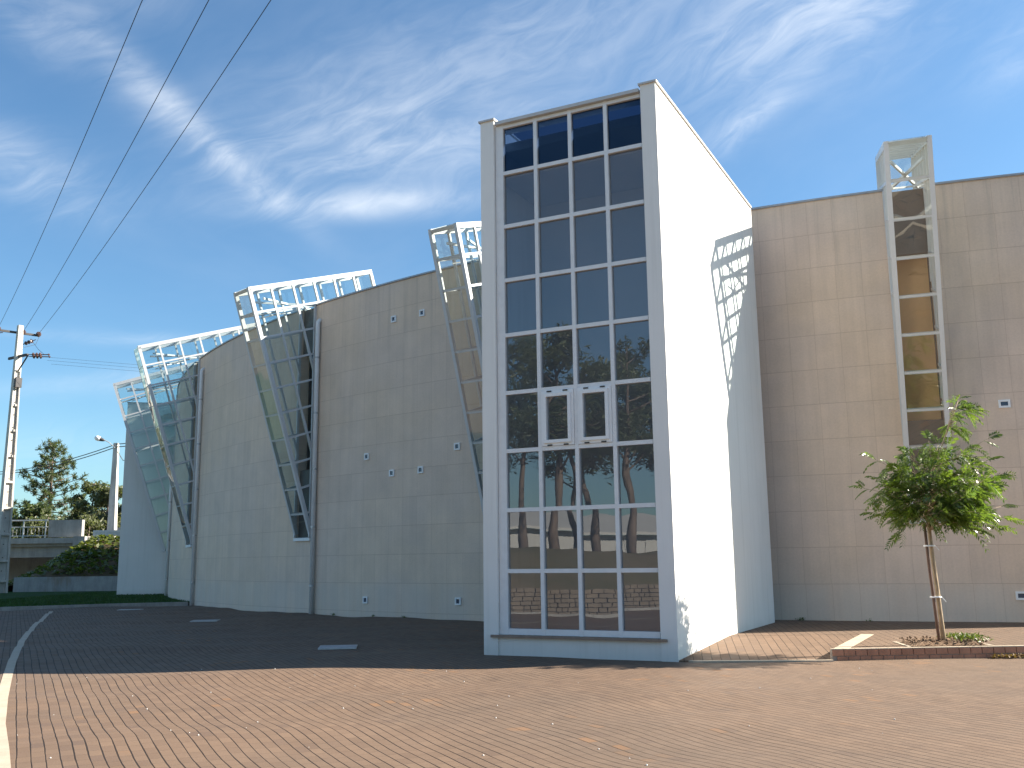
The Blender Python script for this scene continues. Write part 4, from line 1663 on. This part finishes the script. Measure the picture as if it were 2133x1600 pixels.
GT = 'trees beyond the bridge'
far_tree('bushy_pine', (-55.5, 103, -.2), 9.2, rblobs(12, 3.2, 4.4, 8.2, .9, 1.5, 1), LEAF_P, PBARK, 5200, .42, 'dense dark green pine rising left of the tall open pine', seed=1, group=GT)
far_tree('bushy_pine', (-48.5, 101, -.2), 8.8, rblobs(10, 2.8, 4.2, 7.6, .8, 1.3, 2), LEAF_P, PBARK, 4200, .42, 'dense dark green pine right of the tall open pine trunk', seed=2, group=GT)
far_tree('eucalyptus_tree', (-43.2, 104, -.2), 11.0, [(.2, 0, 9.6, 1.3), (1.1, .3, 9.0, 1.1), (-.9, 0, 8.2, 1.0), (1.6, 0, 7.6, 1.2), (-1.6, 0, 6.8, 1.1), (.3, 0, 6.4, 1.3), (-2.6, 0, 8.0, .8), (1.2, 0, 5.4, 1.4), (-.8, 0, 5.0, 1.4)], LEAF_E, PBARK, 8500, .34, 'open grey green eucalyptus left of the street lamp', seed=3, group=GT)
far_tree('eucalyptus_tree', (-40.0, 108, -.2), 12.0, [(0, 0, 10.2, 1.3), (1.0, .3, 9.2, 1.1), (-.9, 0, 8.6, 1.1), (1.3, 0, 7.2, 1.3), (-1.2, 0, 6.6, 1.2), (.3, 0, 5.8, 1.5), (2.2, 0, 9.6, 1.1), (2.4, 0, 6.2, 1.4)], LEAF_E, PBARK, 9500, .34, 'grey green eucalyptus seen just behind the street lamp pole', seed=4, group=GT)
far_tree('eucalyptus_tree', (-46.0, 107, -.2), 11.6, [(0, 0, 10.0, 1.4), (1.3, .3, 8.8, 1.3), (-1.2, 0, 8.4, 1.2), (.6, 0, 7.2, 1.4), (-1.6, 0, 6.6, 1.3), (1.9, 0, 6.2, 1.4), (0, 0, 5.2, 1.6)], LEAF_E, PBARK, 9000, .34, 'tall eucalyptus filling the gap between the open pine and the street lamp', seed=21, group=GT)
far_tree('eucalyptus_tree', (-37.8, 103, -.2), 11.8, [(0, 0, 10.3, 1.4), (-1.2, .3, 9.2, 1.3), (1.0, 0, 8.4, 1.3), (-.6, 0, 7.2, 1.5), (1.5, 0, 6.4, 1.4), (-1.6, 0, 5.8, 1.4)], LEAF_E, PBARK, 9000, .34, 'eucalyptus crown between the street lamp pole and the white block', seed=22, group=GT)
far_tree('round_bush_tree', (-45.5, 96, -.2), 7.2, rblobs(11, 2.6, 3.4, 6.2, .9, 1.3, 6), LEAF_E, PBARK, 7000, .32, 'pale olive bushy tree above the concrete parapet block', seed=6, group=GT)
far_tree('round_bush_tree', (-41.0, 95, -.2), 6.6, rblobs(10, 2.6, 3.2, 5.8, .9, 1.3, 8), LEAF_E, PBARK, 7000, .32, 'pale olive bushy tree low between parapet block and lamp', seed=8, group=GT)
far_tree('round_bush_tree', (-37.0, 97, -.2), 7.4, rblobs(10, 2.4, 3.2, 6.4, .9, 1.3, 9), LEAF_E, PBARK, 7000, .32, 'olive bushy tree at the foot of the street lamp beside the white block', seed=9, group=GT)
far_tree('dark_conifer', (-60.2, 104, -.2), 14.4, rblobs(16, 2.2, 3.0, 13.8, .8, 1.3, 12, lambda f: 1.05 - .85 * f), LEAF_P, PBARK, 6000, .40, 'dark conifer cut off by the left edge behind the concrete pole', seed=12, group=GT)
far_tree('bushy_pine', (-52.0, 98, -.2), 7.4, rblobs(12, 3.0, 3.0, 6.4, .9, 1.3, 14), LEAF_P, PBARK, 4500, .40, 'low dark bushy pine filling behind the bridge railing', seed=14, group=GT)
far_tree('bushy_pine', (-57.5, 97, -.2), 7.0, rblobs(12, 3.0, 2.6, 6.0, .9, 1.3, 15), LEAF_P, PBARK, 4500, .40, 'low bushy pine behind the left end of the railing', seed=15, group=GT)
n = 9000
x, y = rng.uniform(-78, -33, n), rng.uniform(84, 93, n)
c = np.stack([x, y, rng.uniform(0, 1, n) * (2.6 + .8 * np.sin(x * .9) + .5 * np.sin(x * 2.3 + 1))], -1)
np_mesh('undergrowth', leaf_quads(c, rng.uniform(.3, .7, n), aspect=.6), 4, LEAF_P, kind='stuff')
# far wood closing the horizon
n = 26000
an = rng.uniform(-1.0, 1.0, n)
x = an * 260 - 20
y = 175 + rng.uniform(0, 30, n) + .0006 * x ** 2
ht = 8.5 + 2.0 * np.sin(x * .13) + 1.6 * np.sin(x * .31 + 1) + rng.normal(0, .5, n)
c = np.stack([x, y, rng.uniform(0, 1, n) ** .7 * ht], -1)
np_mesh('far_wood', leaf_quads(c, rng.uniform(.9, 2.0, n), aspect=.6), 4, LEAF_E, kind='stuff')

# ------------------------------------------------------------------ the side of the place mirrored in the tower glass
# low stone wall and bank along the left edge of the plaza, pines and a shed behind
ld = nrm(V(.469, -.883, 0))          # along the border line, towards the viewer's back
ln = V(-.883, -.469, 0)              # away from the plaza
L0 = V(-4.27, 8.51, 0)


def lp_(t, d, z):
    return L0 + ld * t + ln * d + V(0, 0, z)


kb = MB()
for t in np.arange(-8, 28, 1.0):
    kb.box(lp_(t + .5, 3.3, .03), ld * .496, ln * .07, V(0, 0, .10))
kerb2 = kb.build('pavement_kerb', CONC, label='pale concrete kerb at the far edge of the plaza mirrored in the tower glass', cat='kerb')
sw = MB()
r2 = random.Random(9)
for row in range(6):
    t = -7 + r2.uniform(0, .3)
    while t < 27:
        L = r2.uniform(.14, .34)
        sw.box(lp_(t + L / 2, 4.6 + r2.uniform(-.015, .015), .07 + row * .125), ld * (L / 2 - .010), ln * .12, V(0, 0, .054))
        t += L
MS = m_concrete('field_stone', (.22, .175, .13))
sw.build('stone_wall', MS, label='low dry stone wall below the pines, mirrored in the tower glass', cat='wall')
bx_ = MB()
bn = 30
gridb = {}
for i in range(41):
    for j in range(12):
        t, d = -10 + i, 4.73 + j * 1.0
        z = (.78 + min(1.2, j * .18) + .12 * math.sin(i * 1.3 + j)) if j else .72
        gridb[i, j] = len(bx_.v)
        bx_.v.append(tuple(lp_(t, d, z)))
for i in range(40):
    for j in range(11):
        bx_.f.append((gridb[i, j], gridb[i, j + 1], gridb[i + 1, j + 1], gridb[i + 1, j]))
bx_.build('earth_bank', EARTH, kind='structure', smooth=True)
TWR = V(1.0, 17.2, 0)
ref = nrm(V(-.77, -.634, 0))
per = V(-ref[1], ref[0], 0)
spots = [(27, -1.9, 11.8), (23, -.3, 11.2), (29, 1.3, 12.4), (25, 2.7, 11.4), (30, 4.4, 12.3), (35, .4, 12.6)]
plabs = ['pine with its trunk mirrored in the leftmost column of tower panes', 'near pine with its trunk mirrored in the second column of tower panes',
         'tall pine with its trunk mirrored in the third column of tower panes', 'pine with its trunk mirrored in the rightmost column of tower panes',
         'pine mirrored at the right edge of the tower glass', 'tallest pine, set back behind the others mirrored in the tower glass']
for k, ((t, d, H), lab) in enumerate(zip(spots, plabs)):
    b = TWR + ref * t + per * d + V(0, 0, 1.6)
    far_tree('umbrella_pine', b, H - 1.6, rblobs(15, 2.3, 4.6, 9.4, .7, 1.3, 30 + k), LEAF_P, PBARK, 8000, .24, lab, group='pines mirrored in the tower glass', trunk_r=.15, aspect=.25, lean=(random.uniform(-.8, .8), random.uniform(-.8, .8)), seed=30 + k)
shed = thing('metal_shed', tuple(TWR + ref * 52), 'long low pale metal shed behind the pines, mirrored in the tower glass', 'shed')
c = TWR + ref * 52
mb = MB()
for i in range(-60, 60):
    mb.box(c + per * (i * .4 + .2) + V(0, 0, 1.7) - ref * (.03 if i % 2 else 0), per * .199, ref * .12, V(0, 0, 1.75))
mb.build('wall', WARE, shed)
mb = MB()
mb.hexa([c + per * -24.5 - ref * .6 + V(0, 0, 3.46), c + per * 24.5 - ref * .6 + V(0, 0, 3.46), c + per * 24.5 + ref * 8 + V(0, 0, 4.9), c + per * -24.5 + ref * 8 + V(0, 0, 4.9)][::-1],
        [c + per * -24.5 - ref * .6 + V(0, 0, 3.62), c + per * 24.5 - ref * .6 + V(0, 0, 3.62), c + per * 24.5 + ref * 8 + V(0, 0, 5.06), c + per * -24.5 + ref * 8 + V(0, 0, 5.06)][::-1])
mb.build('roof', WARE, shed)
